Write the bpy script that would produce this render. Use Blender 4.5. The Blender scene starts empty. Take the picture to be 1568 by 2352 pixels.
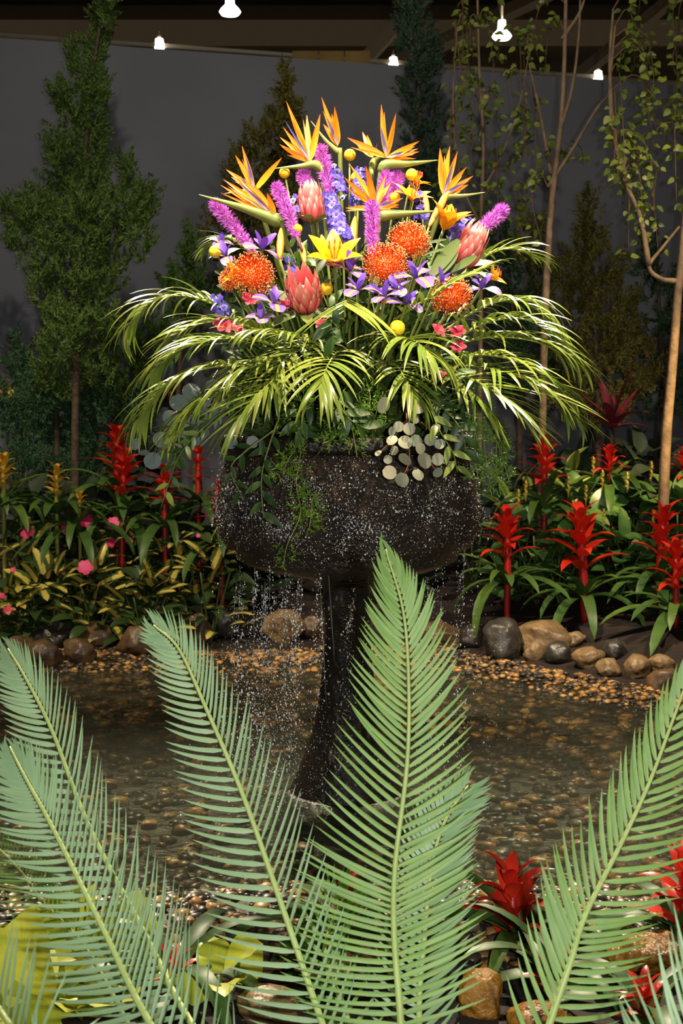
import bpy, math, random
import numpy as np
from mathutils import Vector, Matrix, noise

# ------------------------------------------------------------------ camera, world, lights, exposure
SC = bpy.context.scene
COL = SC.collection
FPX = 3000.0                      # focal length in pixels of the 1568x2352 frame
CAMZ = 1.2
TILT = math.atan((1176 - 950) / FPX)
CAMP = Vector((0, 0, CAMZ))
cam = bpy.data.cameras.new('camera')
cam.sensor_fit = 'VERTICAL'; cam.sensor_height = 36.0; cam.sensor_width = 24.0
cam.lens = FPX * 36.0 / 2352
cam.dof.use_dof = True; cam.dof.focus_distance = 3.25; cam.dof.aperture_fstop = 9
cam.clip_start = 0.05
camo = bpy.data.objects.new('camera', cam); COL.objects.link(camo)
camo.location = CAMP; camo.rotation_euler = (math.pi / 2 - TILT, 0, 0)
SC.camera = camo
SC.view_settings.view_transform = 'Standard'; SC.view_settings.look = 'None'
SC.view_settings.gamma = 1.0; SC.view_settings.use_curve_mapping = False
SC.view_settings.exposure = 0.0
SC.cycles.max_bounces = 7; SC.cycles.transparent_max_bounces = 12
SC.cycles.caustics_reflective = False; SC.cycles.caustics_refractive = False
SC.cycles.sample_clamp_indirect = 6.0

world = bpy.data.worlds.new('world'); SC.world = world; world.use_nodes = True
world.node_tree.nodes['Background'].inputs[0].default_value = (1.0, 0.86, 0.68, 1)
world.node_tree.nodes['Background'].inputs[1].default_value = 0.12

def light(name, kind, loc, power, color, target=None, size=0.05, angle=40, blend=.5):
    l = bpy.data.lights.new(name, kind); l.energy = power; l.color = color
    if kind == 'AREA': l.size = size
    else: l.shadow_soft_size = size
    if kind == 'SPOT': l.spot_size = math.radians(angle); l.spot_blend = blend
    o = bpy.data.objects.new(name, l); COL.objects.link(o); o.location = loc
    if target is not None:
        o.rotation_euler = (Vector(target) - Vector(loc)).to_track_quat('-Z', 'Y').to_euler()
    return o

# the camera's own flash (held upright, so the flash sits beside the lens), the hall's ceiling spots, and some added spots
light('camera_flash', 'SPOT', (0.14, -0.02, 1.25), 225, (1.0, 0.97, 0.93), (0.03, 5, 1.0), .02, 66, .55)
light('ceiling_spot_bouquet', 'SPOT', (0.75, 1.5, 4.7), 1600, (1.0, 0.80, 0.50), (0.02, 4.05, 1.45), .05, 22, .75)
light('ceiling_spot_pool', 'SPOT', (-1.0, 2.6, 5.2), 2300, (1.0, 0.83, 0.60), (1.05, 4.95, 0.0), .06, 37, .9)
light('ceiling_spot_bed', 'SPOT', (2.6, 3.6, 5.0), 1100, (1.0, 0.80, 0.55), (1.35, 6.9, .5), .08, 40, .9)
light('ceiling_spot_bed_far', 'SPOT', (-2.4, 3.4, 5.0), 750, (1.0, 0.82, 0.58), (-1.3, 6.9, .5), .08, 42, .9)
light('ceiling_spot_front', 'SPOT', (1.5, 6.8, 4.8), 2900, (1.0, 0.84, 0.6), (0.75, 2.9, .0), .09, 40, .8)
light('added_spot_front_far', 'SPOT', (-1.4, 6.8, 4.8), 2900, (1.0, 0.84, 0.6), (-0.65, 2.9, .0), .09, 40, .8)  # twin of the front spot, added for symmetry and water glints
light('added_spot_trees', 'SPOT', (-.3, 2.2, 5.4), 520, (1.0, 0.90, 0.74), (-.2, 8.0, 2.0), .1, 60, .9)  # wide spot added as overhead ambient for the trees and wall
light('ceiling_spot_birch', 'SPOT', (2.9, 4.2, 4.6), 2600, (1.0, 0.66, 0.26), (1.68, 6.75, 1.25), .05, 9, .8)

# ------------------------------------------------------------------ helpers
RN = random.Random(11)
def ru(a, b): return RN.uniform(a, b)
NP = np.random.default_rng(5)
CF = Vector((0, math.cos(TILT), -math.sin(TILT))); CU = Vector((0, math.sin(TILT), math.cos(TILT)))
def P(px, py, d):
    """World point seen at photograph pixel (px, py) at distance d along world Y."""
    r = Vector((1, 0, 0)) * ((px - 784) / FPX) + CU * ((1176 - py) / FPX) + CF
    return CAMP + r * (d / r.y)
def S(v): return v / 12.92 if v <= .04045 else ((v + .055) / 1.055) ** 2.4
def H(h): return tuple(S(int(h[i:i + 2], 16) / 255) for i in (0, 2, 4)) + (1,)
def unit(v):
    v = Vector(v); return v / (v.length or 1)
def jit(v, a): return Vector(v) + Vector((ru(-a, a), ru(-a, a), ru(-a, a)))

WM = {}
def O(name, me, parent=None, M=None):
    o = bpy.data.objects.new(name, me); COL.objects.link(o)
    M = M or Matrix.Identity(4)
    if parent is not None:
        o.parent = parent; o.matrix_local = WM[parent].inverted() @ M
    else: o.matrix_local = M
    WM[o] = M
    return o
def thing(name, label, cat, base, group=None):
    o = O(name, None, None, Matrix.Translation(Vector(base)))
    o.empty_display_size = .05
    o['label'] = label; o['category'] = cat
    if group: o['group'] = group
    return o
def tag(o, label, cat, group=None):
    o['label'] = label; o['category'] = cat
    if group: o['group'] = group
    return o
def mesh(name, V, F, mat, smooth=True):
    me = bpy.data.meshes.new(name)
    V = np.asarray(V, dtype=float)
    me.from_pydata(V.tolist(), [], F if isinstance(F, list) else F.tolist())
    if smooth: me.polygons.foreach_set('use_smooth', [True] * len(me.polygons))
    if mat: me.materials.append(mat)
    me.update()
    return me
def pm(T, name, VF, mat, smooth=True, kind=None, label=None, at=None):
    """A part whose mesh is given in world coordinates; its origin is put at the thing's base."""
    M = WM[T]
    org = np.array(at if at is not None else M.translation)
    V, F = VF
    o = O(name, mesh(name, np.asarray(V) - org, F, mat, smooth), T, Matrix.Translation(Vector(org)))
    if kind: o['kind'] = kind
    if label: o['label'] = label
    return o
def struct(name, VF, mat, smooth=False):
    V = np.asarray(VF[0], dtype=float); c = (V.min(0) + V.max(0)) / 2; c[2] = V[:, 2].min()
    o = O(name, mesh(name, V - c, VF[1], mat, smooth), None, Matrix.Translation(Vector(c)))
    o['kind'] = 'structure'
    return o
def fr(o, x, up=(0, 0, 1), s=1.0, sy=None, sz=None):
    x = unit(x); up = Vector(up); z = up - x * up.dot(x)
    if z.length < 1e-4: z = Vector((1, 0, .3)) - x * x.x
    z.normalize(); y = z.cross(x)
    sy = s if sy is None else sy; sz = s if sz is None else sz
    return Matrix(((x.x * s, y.x * sy, z.x * sz, o[0]), (x.y * s, y.y * sy, z.y * sz, o[1]), (x.z * s, y.z * sy, z.z * sz, o[2]), (0, 0, 0, 1)))
def join(L):
    V = []; F = []; k = 0
    for v, f in L:
        v = np.asarray(v); V.append(v); F += [tuple(i + k for i in q) for q in (f if isinstance(f, list) else f.tolist())]; k += len(v)
    return np.concatenate(V), F
def xf(VF, M):
    V = np.asarray(VF[0]); A = np.array(M)
    return V @ A[:3, :3].T + A[:3, 3], VF[1]
def basis(a):
    a = unit(a); u = a.cross(Vector((0, 0, 1)))
    if u.length < 1e-3: u = Vector((1, 0, 0))
    u.normalize(); return u, a.cross(u)
def catmull(pts, n):
    p = [Vector(q) for q in pts]; p = [p[0] * 2 - p[1]] + p + [p[-1] * 2 - p[-2]]; out = []
    m = len(p) - 3
    for i in range(n + 1):
        u = i / n * m; k = min(int(u), m - 1); t = u - k
        a, b, c, d = p[k:k + 4]
        out.append(.5 * ((2 * b) + (c - a) * t + (2 * a - 5 * b + 4 * c - d) * t * t + (3 * b - a - 3 * c + d) * t ** 3))
    return out
def tube(pts, rad, ns=6, cap=True):
    pts = [Vector(p) for p in pts]; n = len(pts)
    if not hasattr(rad, '__len__'): rad = [rad] * n
    V = []; F = []; u = None
    for i, p in enumerate(pts):
        t = unit(pts[min(i + 1, n - 1)] - pts[max(i - 1, 0)])
        if u is None: u = basis(t)[0]
        u = unit(u - t * u.dot(t)); w = t.cross(u)
        for k in range(ns):
            a = 2 * math.pi * k / ns
            V.append(p + (u * math.cos(a) + w * math.sin(a)) * rad[i])
    for i in range(n - 1):
        for k in range(ns):
            F.append((i * ns + k, i * ns + (k + 1) % ns, (i + 1) * ns + (k + 1) % ns, (i + 1) * ns + k))
    if cap: F += [tuple(range(ns))[::-1], tuple((n - 1) * ns + k for k in range(ns))]
    return [tuple(v) for v in V], F
def box(c, s, rz=0):
    V = [(x * s[0] / 2, y * s[1] / 2, z * s[2] / 2) for x in (-1, 1) for y in (-1, 1) for z in (-1, 1)]
    F = [(0, 1, 3, 2), (4, 6, 7, 5), (0, 4, 5, 1), (2, 3, 7, 6), (0, 2, 6, 4), (1, 5, 7, 3)]
    return xf((V, F), Matrix.Translation(Vector(c)) @ Matrix.Rotation(rz, 4, 'Z'))
def lathe(prof, ns=48, c=(0, 0, 0)):
    V = []; F = []
    for r, z in prof:
        for k in range(ns):
            a = 2 * math.pi * k / ns; V.append((c[0] + r * math.cos(a), c[1] + r * math.sin(a), c[2] + z))
    for i in range(len(prof) - 1):
        for k in range(ns): F.append((i * ns + k, i * ns + (k + 1) % ns, (i + 1) * ns + (k + 1) % ns, (i + 1) * ns + k))
    return V, F
PROF = {
    'leaflet': lambda t: min(1, .5 + 4 * t) * (1 - t ** 2.2) ** .8 + .02,
    'lance': lambda t: max(.03, math.sin(math.pi * min(1, t ** .75 * .97 + .03)) ** .85),
    'strap': lambda t: min(1, .6 + 2 * t) * max(0, 1 - t ** 3.5) ** .6 + .01,
    'ovate': lambda t: max(.04, math.sin(math.pi * min(1, t ** .62 * .98 + .02)) ** .75),
    'petal': lambda t: max(.05, math.sin(math.pi * min(1, t ** 1.15 * .9 + .05)) ** .7),
    'spoon': lambda t: (.25 + .2 * t) if t < .3 else max(.1, .3 + .7 * math.sin(math.pi * ((t - .3) / .7 * .9 + .05)) ** .6),
    'disc': lambda t: max(.04, math.sqrt(max(0, 1 - (2 * t - 1) ** 2))),
}
def blade(L, W, prof, bend=0, bend0=0, fold=0, n=6, cross=2, twist=0, wave=0, pw=1.0):
    f = PROF[prof]; V = []; F = []; x = z = 0.0; a = bend0
    for i in range(n + 1):
        t = i / n; a = bend0 + bend * t ** pw
        if i: x += math.cos(a) * L / n; z -= math.sin(a) * L / n
        w = W / 2 * f(t); tw = twist * t
        for k in range(cross + 1):
            u = 2 * k / cross - 1
            yy = u * w * math.cos(fold); nn = abs(u) * w * math.sin(fold) + wave * w * math.sin(t * 17 + u * 2) * abs(u)
            y2 = yy * math.cos(tw) - nn * math.sin(tw); n2 = yy * math.sin(tw) + nn * math.cos(tw)
            V.append((x + n2 * math.sin(a), y2, z + n2 * math.cos(a)))
    c = cross + 1
    for i in range(n):
        for k in range(cross): F.append((i * c + k, (i + 1) * c + k, (i + 1) * c + k + 1, i * c + k + 1))
    return V, F
def ico(sub):
    import bmesh
    bm = bmesh.new(); bmesh.ops.create_icosphere(bm, subdivisions=sub, radius=1)
    V = np.array([v.co[:] for v in bm.verts]); F = [tuple(v.index for v in f.verts) for f in bm.faces]; bm.free()
    return V, F
ICO1, ICO2, ICO3, ICO4 = ico(1), ico(2), ico(3), ico(4)
def many(base, Ms):
    """Vectorised copies of a base mesh: Ms is (N,3,4)."""
    V = np.asarray(base[0]); F = np.array(base[1]); n = len(V); N = len(Ms)
    W = np.einsum('nij,vj->nvi', Ms[:, :, :3], V) + Ms[:, None, :, 3]
    G = (F[None] + (np.arange(N) * n)[:, None, None]).reshape(-1, F.shape[1])
    return W.reshape(-1, 3), G.tolist()
def frames(o, x, L, w, up=None):
    """(N,3,4) matrices: local X along x scaled L, Y and Z scaled w."""
    x = x / np.linalg.norm(x, axis=1, keepdims=True)
    up = NP.normal(size=x.shape) if up is None else up
    z = up - x * (up * x).sum(1, keepdims=True); z /= np.linalg.norm(z, axis=1, keepdims=True)
    y = np.cross(z, x); M = np.empty((len(o), 3, 4))
    M[:, :, 0] = x * np.reshape(L, (-1, 1)); M[:, :, 1] = y * np.reshape(w, (-1, 1)); M[:, :, 2] = z * np.reshape(w, (-1, 1)); M[:, :, 3] = o
    return M
SPIKE = ([(0, 1, 0), (0, -.5, .87), (0, -.5, -.87), (1, 0, 0)], [(0, 1, 3), (1, 2, 3), (2, 0, 3)])
LEAFBIT = ([(0, 0, 0), (.45, 1, .15), (1, 0, 0), (.45, -1, .15)], [(0, 3, 2), (0, 2, 1)])

# ------------------------------------------------------------------ materials
def material(name, c1, c2=None, rough=.5, spec=.5, src='object', mottled=None, scale=8.0, mfac=.5, bump=0, bscale=30.0, trans=0,
             ramp=None, coat=0, emit=0, metal=0, vein=None, distort=0):
    """c1..c2 vary by object ('object') or by mesh piece ('island'); ramp colours along the generated X (root to tip)."""
    m = bpy.data.materials.new(name); m.use_nodes = True; nt = m.node_tree; N = nt.nodes; L = nt.links
    b = N['Principled BSDF']; b.inputs['Roughness'].default_value = rough; b.inputs['Specular IOR Level'].default_value = spec
    b.inputs['Metallic'].default_value = metal
    if coat: b.inputs['Coat Weight'].default_value = coat; b.inputs['Coat Roughness'].default_value = .08
    def mix(fac, A, B, mode='MIX'):
        n = N.new('ShaderNodeMix'); n.data_type = 'RGBA'; n.blend_type = mode
        for s, v in ((n.inputs[0], fac), (n.inputs[6], A), (n.inputs[7], B)):
            if hasattr(v, 'is_linked'): L.new(v, s)
            else: s.default_value = v
        return n.outputs[2]
    col = c1
    if c2:
        if src == 'island': r = N.new('ShaderNodeNewGeometry').outputs['Random Per Island']
        else: r = N.new('ShaderNodeObjectInfo').outputs['Random']
        col = mix(r, c1, c2)
    tc = N.new('ShaderNodeTexCoord')
    if ramp or vein:
        sx = N.new('ShaderNodeSeparateXYZ'); L.new(tc.outputs['Generated'], sx.inputs[0])
    if ramp:
        cr = N.new('ShaderNodeValToRGB'); e = cr.color_ramp.elements
        while len(e) < len(ramp): e.new(.5)
        for k, (p, c) in enumerate(ramp): e[k].position = p; e[k].color = c
        L.new(sx.outputs[0], cr.inputs[0]); col = cr.outputs[0] if not c2 else mix(.5, cr.outputs[0], col, 'MIX')
    if vein:           # stripe of another colour along the midrib: (colour, half width, softness)
        a = N.new('ShaderNodeMath'); a.operation = 'SUBTRACT'; L.new(sx.outputs[1], a.inputs[0]); a.inputs[1].default_value = .5
        a2 = N.new('ShaderNodeMath'); a2.operation = 'ABSOLUTE'; L.new(a.outputs[0], a2.inputs[0])
        nz = N.new('ShaderNodeTexNoise'); nz.inputs['Scale'].default_value = 12; L.new(tc.outputs['Object'], nz.inputs['Vector'])
        a3 = N.new('ShaderNodeMath'); a3.operation = 'MULTIPLY_ADD'; L.new(nz.outputs[0], a3.inputs[0]); a3.inputs[1].default_value = vein[2]; L.new(a2.outputs[0], a3.inputs[2])
        st = N.new('ShaderNodeMapRange'); L.new(a3.outputs[0], st.inputs[0]); st.inputs[1].default_value = vein[1] + vein[2] * .5; st.inputs[2].default_value = vein[1] + vein[2] * .5 + .05
        st.inputs[3].default_value = 1; st.inputs[4].default_value = 0
        col = mix(st.outputs[0], col, vein[0])
    if mottled:
        nz = N.new('ShaderNodeTexNoise'); nz.inputs['Scale'].default_value = scale; nz.inputs['Detail'].default_value = 5
        nz.inputs['Distortion'].default_value = distort
        L.new(tc.outputs['Object'], nz.inputs['Vector'])
        mr = N.new('ShaderNodeMapRange'); L.new(nz.outputs[0], mr.inputs[0]); mr.inputs[1].default_value = .38; mr.inputs[2].default_value = .64
        mr.inputs[4].default_value = mfac
        col = mix(mr.outputs[0], col, mottled)
    if hasattr(col, 'is_linked'): L.new(col, b.inputs['Base Color'])
    else: b.inputs['Base Color'].default_value = col
    if bump:
        nb = N.new('ShaderNodeTexNoise'); nb.inputs['Scale'].default_value = bscale; nb.inputs['Detail'].default_value = 6; L.new(tc.outputs['Object'], nb.inputs['Vector'])
        bp = N.new('ShaderNodeBump'); bp.inputs['Strength'].default_value = bump; bp.inputs['Distance'].default_value = .02
        L.new(nb.outputs[0], bp.inputs['Height']); L.new(bp.outputs[0], b.inputs['Normal'])
    if emit:
        b.inputs['Emission Strength'].default_value = emit
        b.inputs['Emission Color'].default_value = c1
    if trans:
        t = N.new('ShaderNodeBsdfTranslucent'); ms = N.new('ShaderNodeMixShader'); ms.inputs[0].default_value = trans
        if hasattr(col, 'is_linked'): L.new(col, t.inputs[0])
        else: t.inputs[0].default_value = col
        L.new(b.outputs[0], ms.inputs[1]); L.new(t.outputs[0], ms.inputs[2]); L.new(ms.outputs[0], N['Material Output'].inputs[0])
    return m

# shared plant builders ------------------------------------------------------------------------
def rosette(T, name, meshes, c, axis, n, beta, scl, ph=0.0, gold=False, rise=0.0, sub=None, j=.12, wy=1.0):
    A = unit(axis); U, V = basis(A); out = []
    for k in range(n):
        f = k / max(1, n - 1)
        phi = ph + (k * 2.39996 if gold else 2 * math.pi * k / n) + ru(-j, j)
        b = beta[0] + (beta[1] - beta[0]) * f + ru(-j, j) * .8
        s = (scl[0] + (scl[1] - scl[0]) * f) * ru(1 - j, 1 + j)
        r = U * math.cos(phi) + V * math.sin(phi)
        x = A * math.cos(b) + r * math.sin(b); z = A * math.sin(b) - r * math.cos(b)
        M = fr(Vector(c) + A * rise * (1 - f), x, z, s, s * wy)
        out.append(O(name, meshes[k % len(meshes)], sub or T, M))
    return out
def stem_to(T, top, bottom, r, mat, name='stem', sag=(0, 0, 0), sub=None, n=6):
    top = Vector(top); bottom = Vector(bottom); mid = (top + bottom) / 2 + Vector(sag)
    return pm(sub or T, name, tube(catmull([bottom, mid, top], n), [r * (1.25 - .4 * i / n) for i in range(n + 1)], 5), mat, at=WM[T].translation)
# ------------------------------------------------------------------ the place: hall, ground, pool
WY0, WSL = 8.86, 0.258                                  # the grey display wall: y = WY0 + WSL * x
WTOP = 3.53
def wally(x): return WY0 + WSL * x
def shore_far(x): return 6.28 + .06 * math.sin(x * 4) - max(0, x - .45) * 1.0 + min(0, x + .3) * .08
def shore_near(x): return 3.0 + .05 * math.sin(x * 5 + 1)
def hgt(x, y):
    s = min(shore_far(x) - y, y - shore_near(x), 2.6 - abs(x))
    if s > 0:
        t = min(1, s / .7); return .015 - .13 * t * t * (3 - 2 * t)
    if y > 4.5: return min(.42, .015 + max(0, -s - .42) * .19)
    return .015 + .045 * min(1, -s / .25)
M_soil = material('soil', H('2a1a12'), mottled=H('120c08'), scale=14, mfac=1, rough=.85, bump=.7, bscale=45)
M_bed = material('pool_bed', H('3a3626'), mottled=H('1a1912'), scale=7, mfac=1, rough=.5, bump=.5, bscale=60)
nx, ny = 90, 120
xs = np.linspace(-4.2, 4.2, nx); ys = np.linspace(-.8, 10.6, ny)
V = [(x, y, hgt(x, y) + .012 * noise.noise(Vector((x * 6, y * 6, 0)))) for y in ys for x in xs]
F = [(j * nx + i, j * nx + i + 1, (j + 1) * nx + i + 1, (j + 1) * nx + i) for j in range(ny - 1) for i in range(nx - 1)]
g = struct('ground', (V, F), M_soil, True)
# shallow pool bed of silt, a hair above the soil mesh
bx = np.linspace(-2.7, 2.7, 60); by = np.linspace(2.85, 6.75, 60)
V = [(x, y, hgt(x, y) + .012 * noise.noise(Vector((x * 6, y * 6, 0))) + (.012 if min(shore_far(x) + .12 - y, y - shore_near(x) + .1, 2.65 - abs(x)) > 0 else -.05)) for y in by for x in bx]
F = [(j * 60 + i, j * 60 + i + 1, (j + 1) * 60 + i + 1, (j + 1) * 60 + i) for j in range(59) for i in range(59)]
struct('pool_floor', (V, F), M_bed, True)

# water: rippled surface, clear with a fresnel sheen
wm = bpy.data.materials.new('water'); wm.use_nodes = True; nt = wm.node_tree; N = nt.nodes; L = nt.links
N.remove(N['Principled BSDF'])
tr = N.new('ShaderNodeBsdfTransparent'); tr.inputs[0].default_value = (.74, .77, .70, 1)
gl = N.new('ShaderNodeBsdfGlossy'); gl.inputs['Roughness'].default_value = .03
ms = N.new('ShaderNodeMixShader'); fz = N.new('ShaderNodeFresnel'); fz.inputs['IOR'].default_value = 1.33
tc = N.new('ShaderNodeTexCoord'); mp = N.new('ShaderNodeMapping'); mp.inputs['Scale'].default_value = (1, 1.6, 1)
n1 = N.new('ShaderNodeTexNoise'); n1.inputs['Scale'].default_value = 13; n1.inputs['Detail'].default_value = 5; n1.inputs['Distortion'].default_value = .6
L.new(tc.outputs['Object'], mp.inputs[0]); L.new(mp.outputs[0], n1.inputs['Vector'])
bp = N.new('ShaderNodeBump'); bp.inputs['Strength'].default_value = 1.0; bp.inputs['Distance'].default_value = .08
L.new(n1.outputs[0], bp.inputs['Height']); L.new(bp.outputs[0], gl.inputs['Normal']); L.new(bp.outputs[0], fz.inputs['Normal'])
df = N.new('ShaderNodeBsdfDiffuse'); df.inputs[0].default_value = (.16, .18, .14, 1); mm = N.new('ShaderNodeMixShader'); mm.inputs[0].default_value = .10
L.new(tr.outputs[0], mm.inputs[1]); L.new(df.outputs[0], mm.inputs[2])      # a little silt in the water
L.new(fz.outputs[0], ms.inputs[0]); L.new(mm.outputs[0], ms.inputs[1]); L.new(gl.outputs[0], ms.inputs[2]); L.new(ms.outputs[0], N['Material Output'].inputs[0])
wx = np.linspace(-2.66, 2.66, 100); wy = np.linspace(2.8, 6.9, 90)
UR = Vector((.02, 4.1, 0))
def wave(x, y):
    r = math.hypot(x - UR.x, y - UR.y)
    return .004 * math.sin(r * 34) * math.exp(-r * .9) + .004 * noise.noise(Vector((x * 5, y * 7, 3)))
V = [(x, y, wave(x, y)) for y in wy for x in wx]
F = [(j * 100 + i, j * 100 + i + 1, (j + 1) * 100 + i + 1, (j + 1) * 100 + i) for j in range(89) for i in range(99)]
struct('water_surface', (V, F), wm, True)

# grey display wall
M_wall = material('wall_fabric', H('6c6e76'), mottled=H('62646c'), scale=1.6, mfac=.7, rough=.9, spec=.2, bump=.12, bscale=260)
M_hall = material('hall_dark', H('5a4f40'), mottled=H('453c30'), scale=.6, mfac=1, rough=.9, spec=.1)
M_rail = material('painted_rail', H('9a8f7c'), rough=.5)
M_steel = material('dark_steel', H('8a7c66'), rough=.6, spec=.3)
x0, x1 = -5.0, 5.2
def wq(xa, xb, off, th, z0, z1):
    c = ((xa + xb) / 2, wally((xa + xb) / 2) + off, (z0 + z1) / 2); l = (xb - xa) * math.hypot(1, WSL)
    return box(c, (l, th, z1 - z0), math.atan(WSL))
struct('wall_back', wq(x0, x1, .06, .1, 0, WTOP), M_wall)
# hall shell far behind
struct('wall_far', box((0, 34, 4.5), (60, .2, 11)), M_hall)
struct('ceiling', box((0, 16, 9.6), (60, 40, .2)), M_hall)
k = 0
for (pa, pb, th) in (((-9, 12.2, 6.0), (9, 12.2, 6.0), .16), ((-12, 20, 8.3), (12, 20, 8.3), .35), ((-12, 27, 9.0), (12, 27, 9.0), .4),
                     ((-1.2, 12.5, 3.0), (2.6, 19, 8.6), .10), ((-2.6, 14, 3.4), (5.2, 22, 8.9), .12), ((1.0, 13.0, 3.4), (5.0, 15, 6.9), .08), ((-8, 14.5, 7.0), (9, 16.5, 7.0), .2)):
    k += 1
    struct('trim_%d' % k, tube([pa, pb], th, 4), M_steel)
# hung light rail behind the wall, held by rods from the ceiling
def railp(px, py): 
    # point on a plane parallel to the wall, about 2 m behind it
    r = P(px, py, 1.0) - CAMP
    t = (WY0 + 1.9) / (r.y - WSL * r.x); return CAMP + r * t
R0, R1 = railp(-500, 42), railp(2100, 229)
T = thing('lighting_rail', 'long pale rail hung above the grey wall, carrying three small lamps', 'rail', (R0 + R1) / 2)
pm(T, 'rail', tube([R0, R1], .018, 6), M_rail)
for f in (.12, .5, .88):
    p = R0.lerp(R1, f); pm(T, 'hanger_rod', tube([p, (p.x, p.y, 9.5)], .006, 5), M_steel)
M_lampS = material('lamp_shade_lit', (1, .93, .8, 1), emit=9)
M_lampB = material('high_bay_lit', (1, .95, .86, 1), emit=28)
M_cap = material('lamp_cap', H('b9ad98'), rough=.5)
for px, py, lab in ((366, 103, 'small glowing cup lamp on the rail above the tall dark evergreen side'), (903, 145, 'small glowing cup lamp on the rail beside the columnar blue-green conifer'), (1373, 176, 'small glowing cup lamp on the rail between the two leafy birches')):
    c = railp(px, py); T = thing('cup_lamp', lab, 'lamp', c - Vector((0, 0, .03)), 'small lamps on the hanging rail')
    u = c - Vector((0, 0, .028))
    pm(T, 'lamp_shade', lathe([(.001, 0), (.038, 0), (.039, .012), (.030, .072), (.001, .074)], 16, u), M_lampS)
    pm(T, 'lamp_holder', lathe([(.001, .072), (.016, .072), (.014, .10), (.004, .105), (.004, .13)], 10, u), M_cap)
for px, py, d, s, lab in ((528, 16, 15, .118, 'large glowing bell-shaped ceiling lamp hanging clear above the wall'), (1152, 72, 15, .108, 'large glowing bell-shaped ceiling lamp half hidden by birch leaves')):
    c = P(px, py + 14, d); T = thing('high_bay_lamp', lab, 'lamp', c, 'bell lamps under the hall roof')
    pm(T, 'lamp_bell', lathe([(.001, -.25 * s), (.8 * s, -.15 * s), (s, .1 * s), (.85 * s, .35 * s), (.42 * s, .8 * s), (.36 * s, 1.7 * s), (.001, 1.72 * s)], 20, c), M_lampB)
    pm(T, 'hanging_rod', tube([c + Vector((0, 0, 1.7 * s)), (c.x, c.y, 9.5)], .012, 6), M_steel)
M_ply = material('plywood', H('a98c52'), mottled=H('8a6f3c'), scale=2, rough=.7)
T = thing('plywood_panel', 'tan plywood panel showing above the grey wall', 'panel', (P(765, 140, 10.2).x, 10.2, 0))
for i in range(3):
    a, b = P(672 + i * 60, 118, 10.2), P(730 + i * 60, 118, 10.2)
    pm(T, 'panel_board', box(((a.x + b.x) / 2, 10.2, a.z / 2), (b.x - a.x, .03, a.z)), M_ply)
# timber ledge along the foot of the wall
M_led = material('ledge_timber', H('7a3f22'), mottled=H('53301c'), scale=5, rough=.6)
T = thing('timber_ledge', 'reddish timber ledge running low along the grey wall', 'ledge', (-2.2, wally(-2.2) - .04, 1.3))
pm(T, 'ledge_board', wq(-3.6, -1.02, -.12, .10, 1.355, 1.40), M_led)
for x in (-3.4, -2.6, -1.85, -1.1): pm(T, 'ledge_bracket', box((x, wally(x) - .10, 1.32), (.03, .10, .08)), M_led)
# ------------------------------------------------------------------ rocks and pebbles
M_rock = [material('rock_brown', H('6a5236'), mottled=H('3a3026'), scale=9, mfac=.9, rough=.38, bump=.5, bscale=24),
          material('rock_grey', H('46423c'), mottled=H('24221f'), scale=10, mfac=.9, rough=.3, bump=.5, bscale=24),
          material('rock_tan', H('8a704c'), mottled=H('54452f'), scale=8, mfac=.8, rough=.4, bump=.6, bscale=30),
          material('rock_gold', H('a8762c'), mottled=H('7c5520'), scale=16, mfac=.8, rough=.25, bump=.7, bscale=60)]
def rock(px, py, wpx, hpx, d, mi, label, seed, depth=.8, sub=ICO4, name='rock'):
    d = 2.2
    while d < 7.5:                                  # stand it on the ground under its lower edge
        g_ = P(px, py + hpx * .40, d)
        if g_.z <= hgt(g_.x, g_.y): break
        d += .01
    c = P(px, py, d); rx = wpx / 2 / FPX * d; rz = hpx / 2 / FPX * d
    V = np.array(sub[0]); out = []
    r = random.Random(seed); off = Vector((r.uniform(0, 50), r.uniform(0, 50), r.uniform(0, 50)))
    cuts = [(unit((r.gauss(0, 1), r.gauss(0, 1), r.gauss(0, .7))), r.uniform(.62, .85)) for _ in range(7)]
    for v in V:
        p = Vector(v)
        for nrm, k in cuts:                       # faceted, river-worn
            e = p.dot(nrm) - k
            if e > 0: p -= nrm * e * .85
        p *= 1.12 + .2 * noise.noise(p * 1.3 + off) + .08 * noise.noise(p * 3.1 + off) + .025 * noise.noise(p * 9 + off)
        out.append((p.x * rx, p.y * rx * depth, p.z * rz))
    o = O(name, mesh(name, out, sub[1], M_rock[mi]), None, Matrix.Translation(c) @ Matrix.Rotation(r.uniform(-.3, .3), 4, 'Z'))
    tag(o, label, 'rock', 'rocks edging the pool')
    return o
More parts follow.
